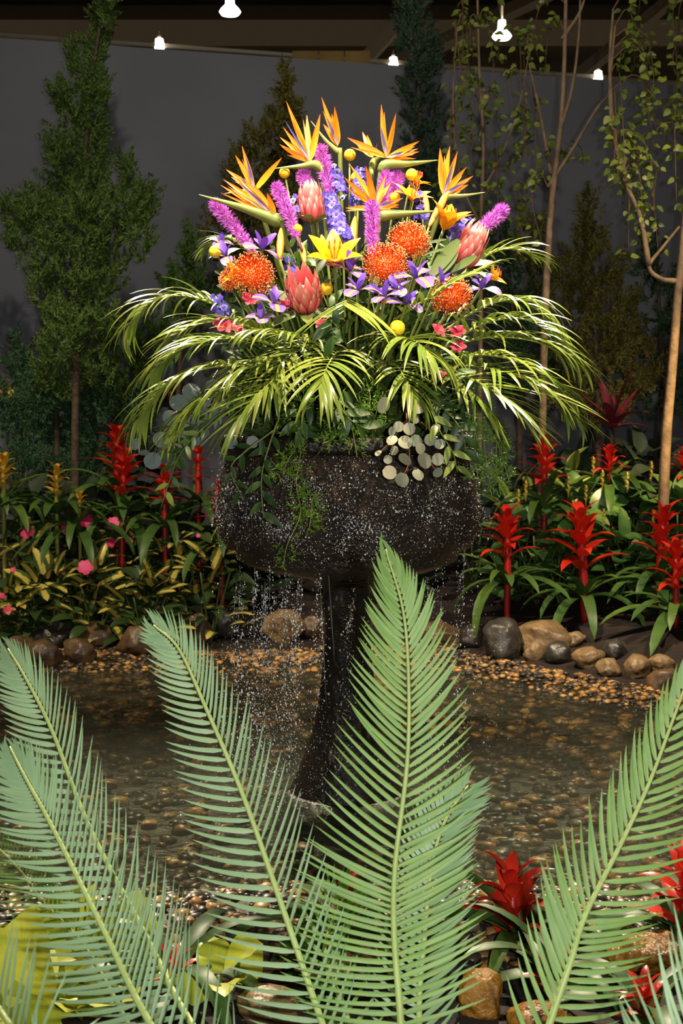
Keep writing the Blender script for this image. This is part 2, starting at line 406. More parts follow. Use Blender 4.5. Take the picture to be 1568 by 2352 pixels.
ROCKS = [
    (100, 1505, 90, 70, 6.22, 0, 'small brown rock at the pool edge under the pink-flowered bushes'),
    (122, 1463, 108, 72, 6.5, 1, 'wide grey domed rock below the pink-flowered bushes'),
    (178, 1500, 74, 62, 6.25, 0, 'rounded tan-brown rock with a wet glint, in front of two larger ones'),
    (225, 1465, 92, 66, 6.5, 0, 'flat-topped brown rock beside the grey domed rock'),
    (308, 1478, 80, 78, 6.45, 0, 'round dark brown boulder behind the tip of the second cycad frond'),
    (455, 1450, 66, 78, 6.55, 0, 'upright brown rock just past the curled cycad frond tip'),
    (515, 1432, 76, 72, 6.6, 1, 'leaning grey-brown rock left of the falling water'),
    (652, 1440, 90, 76, 6.55, 2, 'tan rock seen through the falling water beside the urn stem'),
    (720, 1442, 56, 56, 6.6, 0, 'small orange-brown rock touching the urn stem'),
    (1010, 1462, 110, 66, 6.6, 0, 'dark brown rock behind the tallest cycad frond'),
    (1085, 1465, 64, 54, 6.5, 1, 'knobbly wet dark rock beside the tallest cycad frond'),
    (1150, 1475, 92, 98, 6.38, 1, 'big pointed grey rock standing at the waterline'),
    (1245, 1465, 120, 72, 6.5, 2, 'broad flat lamplit tan rock under the red bromeliads'),
    (1228, 1500, 52, 48, 6.2, 2, 'small squarish tan rock in front of the broad flat one'),
    (1285, 1500, 66, 52, 6.2, 1, 'dark wet round rock in the middle of the stone edge'),
    (1352, 1512, 70, 52, 6.1, 2, 'pale beige rock with a rounded peak at the pool edge'),
    (1410, 1492, 62, 46, 6.35, 1, 'dark grey wet rock behind the pale beige one'),
    (1398, 1534, 54, 46, 5.95, 2, 'honey-coloured angular rock beside the pale beige one'),
    (1462, 1535, 66, 56, 5.9, 2, 'smooth egg-shaped brown rock next to the honey-coloured one'),
    (1518, 1526, 62, 42, 6.0, 2, 'long flat brown rock lying behind the egg-shaped one'),
    (1522, 1564, 74, 62, 5.7, 0, 'round brown rock at the water beneath the long flat one'),
    (1320, 1470, 48, 36, 6.6, 2, 'little ochre rock tucked under a hanging bromeliad leaf'),
    (40, 1492, 70, 60, 6.4, 0, 'dark brown rock beside the tip of the leftmost cycad frond'),
    (1492, 2192, 190, 104, 2.95, 3, 'large golden rock at the near bank beside the red bromeliads'),
    (1105, 2285, 120, 110, 2.72, 3, 'golden brown rock at the near bank behind the broad cycad frond'),
    (1235, 2350, 150, 90, 2.6, 3, 'golden rock low at the near bank under the slanting cycad frond'),
    (618, 2318, 150, 90, 2.75, 2, 'flat tan rock at the near bank behind the lower end of the second cycad frond'),
    (30, 2180, 110, 70, 3.0, 2, 'tan rock at the near bank behind the lime green leaves'),
    (560, 2225, 130, 56, 2.9, 2, 'low flat tan rock at the water edge left of the second cycad frond'),
]
for i, (px, py, w, h, d, mi, lab) in enumerate(ROCKS): rock(px, py, w, h, d, mi, lab, 100 + i)

# pebbles: the 300 that show largest are things, the rest one mass
mp_ = bpy.data.materials.new('pebble'); mp_.use_nodes = True; nt = mp_.node_tree; N = nt.nodes; L = nt.links
b = N['Principled BSDF']; b.inputs['Roughness'].default_value = .42
gi = N.new('ShaderNodeNewGeometry'); oi = N.new('ShaderNodeObjectInfo'); ad = N.new('ShaderNodeMath'); ad.operation = 'ADD'; fc = N.new('ShaderNodeMath'); fc.operation = 'FRACT'
L.new(gi.outputs['Random Per Island'], ad.inputs[0]); L.new(oi.outputs['Random'], ad.inputs[1]); L.new(ad.outputs[0], fc.inputs[0])
cr = N.new('ShaderNodeValToRGB'); cr.color_ramp.interpolation = 'CONSTANT'; e = cr.color_ramp.elements
cols = ['3b3228', '74552f', '24211e', '9c7038', '463d33', '332e29', 'b08a50', '544636', '86643a', '2c2824']
while len(e) < len(cols): e.new(.5)
for k, c in enumerate(cols): e[k].position = k / len(cols); e[k].color = H(c)
L.new(fc.outputs[0], cr.inputs[0]); L.new(cr.outputs[0], b.inputs['Base Color'])
cand = []
while len(cand) < 9000:
    x, y = ru(-2.0, 2.0), ru(2.55, 6.75)
    if abs(x) > .30 * y + .12: continue
    s = min(shore_far(x) - y, y - shore_near(x))
    dens = 1.0 if s < .35 else (.3 if s < .8 else .13)
    if x > .25 and s > .35: dens = max(dens, .25)
    if y > shore_far(x) + .2 or RN.random() > dens: continue
    if math.hypot(x - UR.x, y - UR.y) < .26: continue
    r = ru(.007, .017) * (1.1 if s < .3 else 1.7)
    cand.append((r / y, x, y, r))
cand.sort(reverse=True)
peb_me = []
for k in range(5):
    V = np.array(ICO2[0]); o3 = Vector((k * 7.1, 3, 1))
    V = np.array([Vector(v) * (1 + .45 * noise.noise(Vector(v) * 1.3 + o3) + .12 * noise.noise(Vector(v) * 3 + o3)) for v in V])
    peb_me.append(mesh('pebble', V, ICO2[1], mp_))
def pebM(x, y, r):
    z = hgt(x, y) + .012 * noise.noise(Vector((x * 6, y * 6, 0))) + .012 + r * .25
    a = ru(0, 6.28); return Matrix.Translation((x, y, z)) @ Matrix.Rotation(a, 4, 'Z') @ Matrix.Rotation(ru(-.2, .2), 4, 'X') @ Matrix.Diagonal((r * ru(1, 1.5), r, r * ru(.5, .75), 1))
for i, (_, x, y, r) in enumerate(cand[:300]):
    o = O('pebble', peb_me[i % 5], None, pebM(x, y, r)); tag(o, 'small smooth pebble lying at the near side of the pool', 'pebble', 'pebbles at the near side of the pool')
Ms = np.array([np.array(pebM(x, y, r))[:3] for _, x, y, r in cand[300:]])
PV = np.array([Vector(v) * (1 + .4 * noise.noise(Vector(v) * 1.3)) for v in ICO2[0]])
o = O('pebble_gravel', mesh('pebble_gravel', *join([many((PV, ICO2[1]), Ms[:2200]), many(ICO1, Ms[2200:])]), mp_)); o['kind'] = 'stuff'; tag(o, 'brown and orange gravel covering the pool bed and its far beach', 'gravel')

# ------------------------------------------------------------------ evergreens behind
M_bark = material('bark', H('4d3c2c'), mottled=H('2c231b'), scale=20, mfac=.9, rough=.8, bump=.5)
M_con = {k: material('needles_' + k, H(a), H(b_), src='island', rough=.7, spec=.25) for k, a, b_ in
         (('green', '34491f', '566e2c'), ('dark', '24402a', '3d5c36'), ('olive', '4a4a1e', '6c6428'), ('blue', '283e30', '3c523c'), ('moss', '33511f', '5a7a2a'))}
def conifer(name, label, blobs, d, key, trunk, dens=1.0, feather=.055, up=.75, cat='tree', thick=.010):
    base = P(trunk[0][0], trunk[0][1], d); base.z = hgt(base.x, base.y) - .03
    T = thing(name, label, cat, base)
    tp = [base] + [P(x, y, d) for x, y in trunk[1:]]
    pm(T, 'trunk', tube(catmull(tp, 10), [.028 * (1 - .75 * i / 10) for i in range(11)], 7), M_bark)
    O_, X_, L_ = [], [], []
    for (bx_, by_, rx, ry) in blobs:
        c = np.array(P(bx_, by_, d + ru(-.12, .12))); sx, sz = rx / FPX * d, ry / FPX * d
        ntuft = int(26 * dens * max(1, (sx * sz) / .012))
        q = NP.normal(size=(ntuft, 3)); q /= np.linalg.norm(q, axis=1, keepdims=True); q *= NP.uniform(.35, 1.0, (ntuft, 1)) ** .5
        tc_ = c + q * np.array([sx, sx * .8, sz])
        for t, qq in zip(tc_, q):                                   # each tuft is a plume of spikes
            ax = np.array([qq[0] * .7, qq[1] * .7, up + .25 * qq[2]]) + NP.normal(size=3) * .22; ax /= np.linalg.norm(ax)
            m = 24; f = NP.uniform(0, 1, m)
            plume = feather * 2.2
            O_.append(t + ax * (f[:, None] - .5) * plume + NP.normal(size=(m, 3)) * .006)
            X_.append(ax * .9 + NP.normal(size=(m, 3)) * .48)
            L_.append(feather * NP.uniform(.4, .95, m) * (1.1 - .55 * f))
    O_, X_, L_ = np.concatenate(O_), np.concatenate(X_), np.concatenate(L_)
    pm(T, 'foliage', many(SPIKE, frames(O_, X_, L_, np.full(len(O_), thick * .5))), M_con[key], smooth=False, kind='stuff')
    return T
conifer('juniper_tree', 'tall twisted green juniper with a leaning tip, beside the grey wall', [
    (255, -40, 26, 50), (243, 15, 22, 40), (232, 60, 24, 40), (218, 115, 26, 45), (212, 170, 32, 45), (222, 210, 28, 40), (168, 130, 10, 35), (185, 225, 36, 50), (215, 270, 36, 50), (185, 300, 46, 50), (212, 345, 40, 50),
    (140, 215, 22, 38), (165, 370, 50, 60), (205, 410, 46, 60), (130, 340, 26, 50), (118, 440, 34, 50), (160, 470, 60, 70), (120, 530, 46, 60), (205, 500, 56, 70), (270, 470, 36, 50), (292, 400, 20, 45), (310, 480, 36, 60), (335, 460, 26, 50),
    (250, 560, 60, 60), (320, 540, 34, 50), (30, 490, 34, 50), (70, 470, 30, 40), (50, 540, 44, 50), (100, 580, 50, 50), (180, 600, 60, 60), (240, 630, 56, 46), (100, 640, 44, 44), (150, 680, 48, 50), (215, 690, 44, 40), (170, 740, 40, 40), (120, 720, 30, 34), (130, 790, 46, 40), (210, 770, 40, 40), (100, 850, 40, 40), (225, 840, 44, 44), (150, 870, 40, 40), (250, 740, 26, 40)],
    7.3, 'green', [(172, 1300), (172, 1040), (176, 800), (182, 560), (195, 350), (215, 150), (250, -60)], dens=1.0)
conifer('dwarf_conifer', 'low dark conifer behind the yellow bromeliads', [(95, 900, 50, 60), (140, 960, 60, 70), (60, 1000, 50, 50), (190, 960, 50, 60), (230, 900, 40, 60), (120, 850, 40, 50), (200, 1020, 50, 40), (40, 830, 26, 70), (60, 1070, 60, 40), (150, 1080, 60, 40), (240, 1080, 50, 40), (320, 1000, 50, 50), (20, 930, 40, 60), (330, 920, 40, 50)], 7.55, 'dark', [(130, 1250), (130, 1000), (125, 820)], dens=1.5)
conifer('cypress', 'slim olive cypress behind the bouquet, left of its top', [(656, 180, 9, 34), (650, 225, 14, 36), (638, 265, 24, 40), (672, 250, 14, 36), (600, 300, 30, 36), (640, 320, 40, 50), (680, 310, 22, 50), (560, 340, 26, 40), (590, 380, 44, 50), (640, 400, 50, 60), (540, 400, 24, 40), (560, 460, 50, 60), (640, 480, 60, 60), (500, 540, 46, 60), (580, 560, 60, 60)], 8.05, 'olive', [(620, 1250), (625, 800), (640, 450), (656, 170)], dens=.8)
conifer('small_cypress', 'small dark evergreen between the twisted juniper and the bouquet', [(430, 560, 22, 40), (450, 610, 36, 40), (400, 640, 36, 24), (470, 660, 46, 40), (420, 700, 40, 40), (330, 800, 40, 60), (300, 860, 50, 60), (360, 740, 36, 40), (270, 900, 46, 60), (250, 830, 30, 50)], 7.95, 'moss', [(400, 1250), (410, 900), (432, 540)], dens=.7)
conifer('column_conifer', 'tall narrow blue-green conifer just behind the bouquet, reaching past the lamps', [(945, -30, 36, 50), (955, 20, 38, 50), (950, 80, 44, 50), (968, 140, 44, 50), (955, 200, 42, 50), (972, 260, 44, 50), (965, 320, 40, 50), (985, 380, 44, 50), (975, 440, 44, 50), (990, 500, 44, 60), (1000, 120, 20, 44), (925, 50, 20, 50), (960, 560, 60, 60)], 8.3, 'blue', [(970, 1250), (970, 800), (965, 300), (945, -60)], dens=.75)
conifer('broad_cypress', 'wide bushy olive cypress behind the bare birch trunk', [(1345, 470, 24, 44), (1360, 530, 40, 50), (1330, 570, 44, 50), (1385, 600, 56, 60), (1340, 650, 60, 60), (1400, 690, 70, 60), (1320, 740, 60, 60), (1390, 780, 80, 60), (1450, 760, 50, 60), (1330, 830, 60, 60), (1420, 860, 80, 60), (1480, 840, 50, 60), (1300, 640, 40, 60), (1300, 900, 50, 60), (1380, 930, 70, 50), (1250, 640, 40, 60), (1220, 560, 40, 70)], 8.2, 'olive', [(1370, 1250), (1372, 900), (1350, 450)], dens=.75)
conifer('dark_cypress', 'dark green cypress behind the slanting birch trunk at the edge', [(1500, 560, 30, 60), (1480, 640, 40, 60), (1520, 700, 40, 70), (1500, 790, 46, 60), (1540, 860, 40, 70), (1570, 700, 40, 90), (1580, 900, 50, 70), (1500, 920, 40, 50)], 8.4, 'dark', [(1520, 1250), (1520, 900), (1505, 520)], dens=.6)
conifer('backdrop_cypress', 'dark shrubby conifer between the bouquet and the broad cypress', [(1150, 560, 40, 60), (1200, 650, 50, 70), (1170, 740, 60, 70), (1230, 800, 60, 70), (1280, 880, 50, 70), (1180, 860, 60, 70), (1120, 640, 50, 70)], 8.35, 'dark', [(1190, 1250), (1190, 900), (1160, 520)], dens=.6)

# ------------------------------------------------------------------ birches with hanging leafy twigs
M_birch = material('birch_bark', H('8b7458'), mottled=H('5e4a36'), scale=14, mfac=.8, rough=.7, bump=.3)
M_twig = material('twig_bark', H('6b523c'), rough=.7)
M_bleaf = material('birch_leaf', H('566c24'), H('8c963a'), rough=.45, trans=.2)
BL = [mesh('birch_leaf', *blade(1, .72, 'ovate', bend=b, fold=.2, n=5, wave=.06), M_bleaf) for b in (.2, .6, -.3)]
BLV = blade(1, .7, 'ovate', bend=.3, fold=.25, n=4); M_bleafi = material('birch_leaf_mass', H('4c6220'), H('7a8832'), src='island', rough=.45, trans=.2)
def birch(label, d, trunks, strands, nleaf, r0, size=.036, spread=20):
    base = P(trunks[0][0][0], trunks[0][0][1], d); base.z = hgt(base.x, base.y) - .03
    T = thing('birch_tree', label, 'tree', base, 'young birches behind the pool')
    bp_ = []
    for k, tr_ in enumerate(trunks):
        pts = [P(x, y, d) for x, y in tr_]
        if k == 0: pts[0] = base
        n = 14; r = r0 * (1 if k == 0 else .5)
        bp_ += catmull(pts, n * 2)
        pm(T, 'trunk' if k == 0 else 'branch', tube(catmull(pts, n), [r * (1 - .62 * i / n) for i in range(n + 1)], 8), M_birch)
    tot = sum(math.dist(s[0], s[-1]) for s in strands); extra = []
    for s in strands:
        dz = ru(-.35, .35)
        pts = [P(x + ru(-6, 6), y, d + dz * (i / (len(s) - 1))) for i, (x, y) in enumerate(s)]
        q0 = min((b_ for b_ in bp_), key=lambda b_: (b_ - pts[0]).length + (.6 if b_.z < pts[0].z - .25 else 0))      # every twig grows out of a branch
        if (q0 - pts[0]).length > .05: pts = [q0, q0.lerp(pts[0], .55) + Vector((0, 0, .07)), pts[0]] + pts[1:]
        cv = catmull(pts, 20)
        tw = pm(T, 'twig', tube(cv, [.0045 * (1 - .75 * i / 20) for i in range(21)], 4), M_twig)
        for _ in range(int(nleaf * math.dist(s[0], s[-1]) / tot)):
            p = cv[RN.randrange(4, 21)]; sd = ru(0, 6.28)
            q = p + Vector((math.cos(sd), math.sin(sd), 0)) * ru(0, spread) / FPX * d + Vector((0, 0, ru(-.03, .03)))
            Mx = fr(q, (math.cos(sd) * .8, math.sin(sd) * .8, ru(-1.1, .1)), (ru(-.6, .6), -1, ru(0, 1)), size * ru(.65, 1.25))
            if RN.random() < .62: O('leaf', RN.choice(BL), T, Mx)
            else: extra.append(xf(BLV, Mx))
    pm(T, 'fine_leaves', join(extra), M_bleafi, kind='stuff')
def strands(x0, x1, y0, y1, n, lean=20):
    out = []
    for i in range(n):
        x = ru(x0, x1); a = ru(y0, y0 + (y1 - y0) * .55); l = ru(.25, .6) * (y1 - y0)
        out.append([(x, a), (x + ru(-lean, lean) * .6, a + l * .5), (x + ru(-lean, lean), min(y1, a + l))])
    return out
birch('leafy young birch with a thin grey trunk directly behind the bouquet', 7.7, [[(1100, 1300), (1103, 800), (1105, 490), (1110, 330), (1100, 150), (1095, -60)], [(1106, 440), (1150, 360), (1190, 250), (1215, 120)], [(1106, 520), (1060, 420), (1040, 250), (1050, 60)]],
      strands(1020, 1235, -20, 560, 20) + [[(1180, 430), (1190, 520), (1200, 600)], [(1150, 460), (1165, 540), (1140, 620)]], 470, .016, size=.044)
birch('nearly bare birch with a forked pale trunk', 7.1, [[(1238, 1300), (1250, 760), (1262, 520), (1275, 390), (1290, 260), (1297, 100), (1300, -60)], [(1284, 300), (1312, 210), (1328, 90), (1334, -60)], [(1258, 430), (1310, 350), (1370, 250), (1402, 215)], [(1265, 400), (1240, 260), (1215, 150)], [(1290, 90), (1330, 30), (1350, -30)]],
      [[(1258, 300), (1245, 360), (1230, 420)], [(1262, 60), (1250, 100), (1245, 160)], [(1310, 320), (1330, 340), (1345, 370)], [(1275, 330), (1290, 350), (1310, 360)], [(1230, 420), (1225, 480), (1245, 560)], [(1235, 20), (1225, 90), (1240, 150)]], 80, .023, size=.042)
birch('leafy birch with a slanting trunk glowing orange in a lamp beam', 6.75, [[(1520, 1250), (1527, 1040), (1543, 850), (1556, 680), (1568, 560), (1590, 300), (1620, -60)], [(1552, 646), (1515, 640), (1490, 612), (1520, 570), (1560, 520)], [(1490, 610), (1470, 500), (1430, 400), (1400, 240), (1412, 60)], [(1440, 420), (1410, 300), (1400, 150), (1408, 20)]],
      strands(1440, 1580, -40, 300, 11) + strands(1385, 1580, 180, 620, 17), 480, .031, size=.044)

# ------------------------------------------------------------------ bedding plants
M_brol = material('bromeliad_leaf', H('3d5c2a'), H('59742e'), rough=.45, spec=.35, trans=.12, mottled=H('2b4420'), scale=4, mfac=.6)
M_red = material('red_bract', H('c3241a'), H('d83a22'), rough=.35, trans=.15)
M_redst = material('red_stalk', H('a01a14'), rough=.4)
M_yel = material('yellow_bract', H('c9952a'), H('d9ad3e'), rough=.4, trans=.2)
M_yelst = material('yellow_stalk', H('8a8a34'), rough=.4)
BRL = [mesh('bromeliad_leaf', *blade(1, .15, 'strap', bend=b, bend0=-.1, fold=.32, n=8), M_brol) for b in (1.3, 1.8, 2.2)]
def bractset(m): return [mesh('bract', *blade(1, .34, 'lance', bend=b, fold=.3, n=7, pw=1.4), m) for b in (.9, 1.3)]
BRR, BRY = bractset(M_red), bractset(M_yel)
def bromeliad(px, ytop, ymid, d, label, kind='red', lean=0, nleaf=16, leaf=.42, spread=1.0, base_z=None, tiers=5, group='red bromeliads', lo=.16):
    top = P(px, ytop, d); bot = P(px - lean, ymid, d)
    bz = hgt(bot.x, bot.y) if base_z is None else base_z
    base = Vector((bot.x - lean / FPX * d * .4, bot.y, bz))
    T = thing('bromeliad', label, 'plant', base, group)
    ml, ms_, mb = (M_brol, M_redst if kind == 'red' else M_yelst, BRR if kind == 'red' else BRY)
    rosette(T, 'leaf', BRL, Vector((bot.x, bot.y, max(bz + .02, bot.z - leaf * lo))), (ru(-.1, .1), ru(-.15, .05), 1), nleaf, (.35, 1.1), (leaf * .8, leaf * 1.05), ph=ru(0, 6), gold=True)
    h = (top - bot).length; ax = unit(top - bot)
    pm(T, 'stalk', tube(catmull([base, bot, bot.lerp(top, .8)], 8), [h * (.04 + .02 * math.sin(i / 8 * 3.1)) for i in range(9)], 8), ms_)
    for k in range(tiers):
        f = k / (tiers - 1); c = bot.lerp(top, .2 + .6 * f)
        rosette(T, 'bract', mb, c, ax, 3 if k < 2 else 4, (.85 - .62 * f, .85 - .62 * f), (h * .62 * spread * (1 - .3 * f),) * 2, ph=k * 1.1 + ru(0, .5))
    return T
bromeliad(1165, 1172, 1315, 6.6, 'red bromeliad nearest the urn, spray of drips falling past it')
bromeliad(1332, 1168, 1350, 6.55, 'tall red bromeliad in the middle of the bed, under the broad flat rock', lean=-8)
bromeliad(1525, 1165, 1310, 6.6, 'red bromeliad behind another one at the bed edge', lean=12)
bromeliad(1552, 1245, 1385, 6.3, 'red bromeliad in front of another one at the bed edge')
bromeliad(1250, 1012, 1140, 7.0, 'red bromeliad partly behind the hanging palm fronds', nleaf=10)
bromeliad(1400, 1028, 1100, 7.2, 'small red bromeliad below the maroon cordyline', nleaf=10, spread=1.2)
bromeliad(1572, 1030, 1120, 7.1, 'red bromeliad cut off beside the slanting birch trunk', nleaf=8)
bromeliad(268, 985, 1105, 7.1, 'tallest red bromeliad beside the twisted juniper', nleaf=10)
bromeliad(288, 1035, 1165, 6.9, 'red bromeliad crowding the tallest one by the juniper', nleaf=12, lean=8)
bromeliad(378, 1072, 1185, 6.85, 'red bromeliad behind the drooping sprig left of the urn', nleaf=12)
bromeliad(508, 1112, 1230, 6.8, 'red bromeliad peeping out right at the urn side', nleaf=10)
bromeliad(455, 1010, 1130, 7.05, 'slim dark red bromeliad hidden behind palm tips', nleaf=8, spread=.6)
bromeliad(8, 1045, 1140, 6.8, 'yellow bromeliad at the very edge of the bed', 'yellow', group='yellow bromeliads', leaf=.36)
bromeliad(130, 1070, 1155, 6.8, 'large yellow bromeliad with spreading bracts', 'yellow', group='yellow bromeliads', leaf=.38)
bromeliad(183, 1128, 1200, 6.75, 'smaller yellow bromeliad in front of the large one', 'yellow', group='yellow bromeliads', spread=.8)

M_imp = material('variegated_leaf', H('2f4a20'), H('47602a'), rough=.35, trans=.12, vein=(H('cdb858'), .19, .16))
M_pink = material('pink_petal', H('d8245e'), H('e83a78'), rough=.5, trans=.2)
M_grn = material('green_stem', H('4c5c2c'), rough=.5)
M_impg = material('plain_bush_leaf', H('2a4020'), H('3f5628'), rough=.4, trans=.1)
IML = [mesh('leaf', *blade(1, .46, 'lance', bend=b, fold=.2, n=6, cross=4), m) for b, m in ((.4, M_imp), (.9, M_impg), (.7, M_imp), (.5, M_imp), (1.1, M_impg))]
FIVE = join([xf(blade(1, .95, 'spoon', bend=.35, n=5), Matrix.Rotation(k * 1.2566, 4, 'Z') @ Matrix.Rotation(-.12, 4, 'Y')) for k in range(5)])
PINK = mesh('flower', *FIVE, M_pink)
def mound(name, label, px, ytop, d, rx, n, LM, size, cat='plant', group=None, tilt=.5, stems=4, hz=None):
    top = P(px, ytop, d); bz = hgt(top.x, top.y); h = max(.12, top.z - bz)
    T = thing(name, label, cat, (top.x, top.y, bz), group)
    c = Vector((top.x, top.y, bz)); hz = hz or h
    for k in range(n):
        u = (k + .5) / n; th = math.acos(1 - u * 1.0); ph = k * 2.39996
        q = Vector((math.cos(ph) * math.sin(th), math.sin(ph) * math.sin(th), math.cos(th)))
        p = c + Vector((q.x * rx * ru(.55, 1), q.y * rx * ru(.55, 1), h * (.12 + .85 * q.z) * ru(.85, 1)))
        dr = Vector((q.x, q.y, tilt * ru(.3, 1.5))) + jit((0, 0, 0), .3)
        O('leaf', LM[k % len(LM)], T, fr(p - unit(dr) * size * .4, dr, (ru(-.3, .3), ru(-.7, 0), 1), size * ru(.75, 1.2)))
    for k in range(stems):
        a = k * 1.7 + 1
        stem_to(T, c + Vector((math.cos(a) * rx * .5, math.sin(a) * rx * .5, h * .6)), c + Vector((0, 0, -.02)), .006, M_grn)
    return T
IMP = [mound('variegated_bush', lab, px, yt - 45, d, rx * 1.25, 60, IML, .14, group='variegated pink-flowered bushes') for px, yt, d, rx, lab in (
    (60, 1225, 6.85, .22, 'variegated yellow-green bush with a pink bloom on top, at the bed edge'),
    (175, 1200, 6.9, .22, 'variegated bush holding two pink blooms below the yellow bromeliads'),
    (290, 1215, 6.9, .2, 'variegated bush with pink blooms in front of the tall red bromeliads'),
    (215, 1300, 6.65, .2, 'variegated bush with one big pink bloom low in its middle'),
    (100, 1305, 6.65, .2, 'variegated bush with upright creamy leaves, no bloom on top'),
    (395, 1240, 6.8, .2, 'variegated bush between the pink blooms and the urn'),
    (480, 1245, 6.7, .18, 'variegated bush with yellow leaves close beside the falling water'),
    (15, 1360, 6.55, .18, 'low variegated bush with two pink buds at the picture edge'),
    (330, 1330, 6.6, .19, 'dark low variegated bush above the brown boulders'))]
for px, py, d, k, s in ((62, 1222, 6.66, 0, .036), (150, 1216, 6.7, 1, .028), (198, 1196, 6.7, 1, .036), (258, 1201, 6.72, 2, .036), (196, 1302, 6.46, 3, .04), (255, 1246, 6.72, 2, .026), (296, 1242, 6.7, 2, .018),
                        (18, 1402, 6.38, 7, .026), (30, 1308, 6.5, 4, .014), (5, 1368, 6.4, 7, .016), (455, 1230, 6.55, 6, .012)):
    o = O('flower', PINK, IMP[k], fr(P(px, py, d), (1, ru(-.3, .3), ru(-.4, .4)), (ru(-.3, .3), -1, .5), s)); o['label'] = 'bright pink flower'

M_broad = material('broad_leaf', H('3d6230'), H('587a3c'), rough=.35, trans=.15, mottled=H('2c4a24'), scale=5, mfac=.5)
M_ygr = material('cream_edged_leaf', H('6c8238'), H('93994a'), rough=.4, trans=.15, vein=(H('44602c'), .14, .1))
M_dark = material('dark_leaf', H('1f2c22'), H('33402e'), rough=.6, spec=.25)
M_spike = material('yellow_spike', H('c9b23e'), H('b6a648'), rough=.6)
BRD = [mesh('leaf', *blade(1, .52, 'ovate', bend=b, fold=.22, n=6, cross=4), M_broad) for b in (.5, .9)]
YGL = [mesh('leaf', *blade(1, .3, 'lance', bend=b, fold=.2, n=6, cross=4), M_ygr) for b in (.5, .9)]
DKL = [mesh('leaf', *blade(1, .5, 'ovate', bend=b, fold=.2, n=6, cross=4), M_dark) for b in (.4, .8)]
BR = [mound('shrimp_plant', lab, px, yt, d, rx, 34, LM, sz * 1.15, group='broad-leaved bushes with yellow spikes') for px, yt, d, rx, LM, sz, lab in (
    (1235, 1120, 6.95, .24, BRD, .16, 'broad-leaved green bush between the palm tips and the first two red bromeliads'),
    (1340, 1080, 7.05, .24, BRD, .16, 'broad-leaved green bush with pale yellow spikes below the small red bromeliad'),
    (1450, 1085, 7.05, .24, BRD, .17, 'broad-leaved green bush below the slanting birch trunk'),
    (1420, 1190, 6.8, .24, BRD, .17, 'broad-leaved green bush between the tall red bromeliad and the pair at the edge'),
    (1560, 1080, 7.0, .22, BRD, .17, 'broad-leaved green bush cut off by the picture edge'),
    (1290, 1190, 6.85, .18, BRD, .15, 'broad-leaved green bush behind the tall middle bromeliad'),
    (1310, 1010, 7.2, .22, YGL, .17, 'cream-edged leafy bush under the right-hand palm tips'),
    (1200, 1060, 7.2, .22, YGL, .16, 'cream-edged leafy bush behind the feathery green fern'))]
for px, py, k in ((1362, 1075, 1), (1383, 1105, 1), (1305, 1120, 0), (1345, 1140, 1), (1315, 1175, 5), (1386, 1195, 3), (1440, 1110, 2), (1495, 1085, 2), (1500, 1200, 3), (1190, 1150, 0), (1207, 1130, 0)):
    p = P(px, py, 6.7 + .1 * (k % 3)); h = .06
    L_ = [tube([p + Vector((0, 0, -.05)), p + Vector((0, 0, h))], [.004, .002], 5)]
    for q in range(14): a = q * 2.4; c = p + Vector((0, 0, -.03 + q * .006)); L_.append(xf(blade(.026, .012, 'lance', n=3), fr(c, (math.cos(a) * .6, math.sin(a) * .6, 1), (math.cos(a), math.sin(a), 0))))
    pm(BR[k], 'flower_spike', join(L_), M_spike, label='pale yellow upright flower spike')
M_cord = material('cordyline_leaf', H('6a2030'), H('8c2c36'), rough=.4, trans=.1, mottled=H('2e2420'), scale=5, mfac=.7)
CDL = [mesh('leaf', *blade(1, .2, 'lance', bend=b, fold=.3, n=7), M_cord) for b in (.25, .6, 1.0)]
c0 = P(1405, 985, 7.4)
T = thing('cordyline', 'maroon cordyline with upright sword leaves behind the red bromeliads', 'plant', (c0.x, c0.y, hgt(c0.x, c0.y)))
stem_to(T, c0, WM[T].translation, .016, M_bark)
rosette(T, 'leaf', CDL, c0, (.05, -.1, 1), 11, (.1, 1.1), (.34, .26), ph=2.2, gold=True)
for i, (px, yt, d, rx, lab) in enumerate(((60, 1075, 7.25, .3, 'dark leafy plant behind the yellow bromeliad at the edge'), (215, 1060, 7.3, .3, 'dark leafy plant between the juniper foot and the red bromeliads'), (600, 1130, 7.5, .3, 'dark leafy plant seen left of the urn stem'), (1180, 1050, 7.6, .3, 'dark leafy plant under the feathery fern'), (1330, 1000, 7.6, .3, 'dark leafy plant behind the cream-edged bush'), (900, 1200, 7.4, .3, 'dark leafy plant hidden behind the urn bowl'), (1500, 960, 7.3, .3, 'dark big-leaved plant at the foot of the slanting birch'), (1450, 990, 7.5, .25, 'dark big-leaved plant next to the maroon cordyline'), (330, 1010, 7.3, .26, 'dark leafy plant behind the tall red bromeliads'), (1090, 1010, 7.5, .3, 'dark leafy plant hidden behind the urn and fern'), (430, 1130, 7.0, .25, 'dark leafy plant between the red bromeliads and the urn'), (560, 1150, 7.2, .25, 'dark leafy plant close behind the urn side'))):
    mound('dark_foliage_plant', lab, px, yt, d, rx, 30, DKL, .22, group='dark leafy plants')
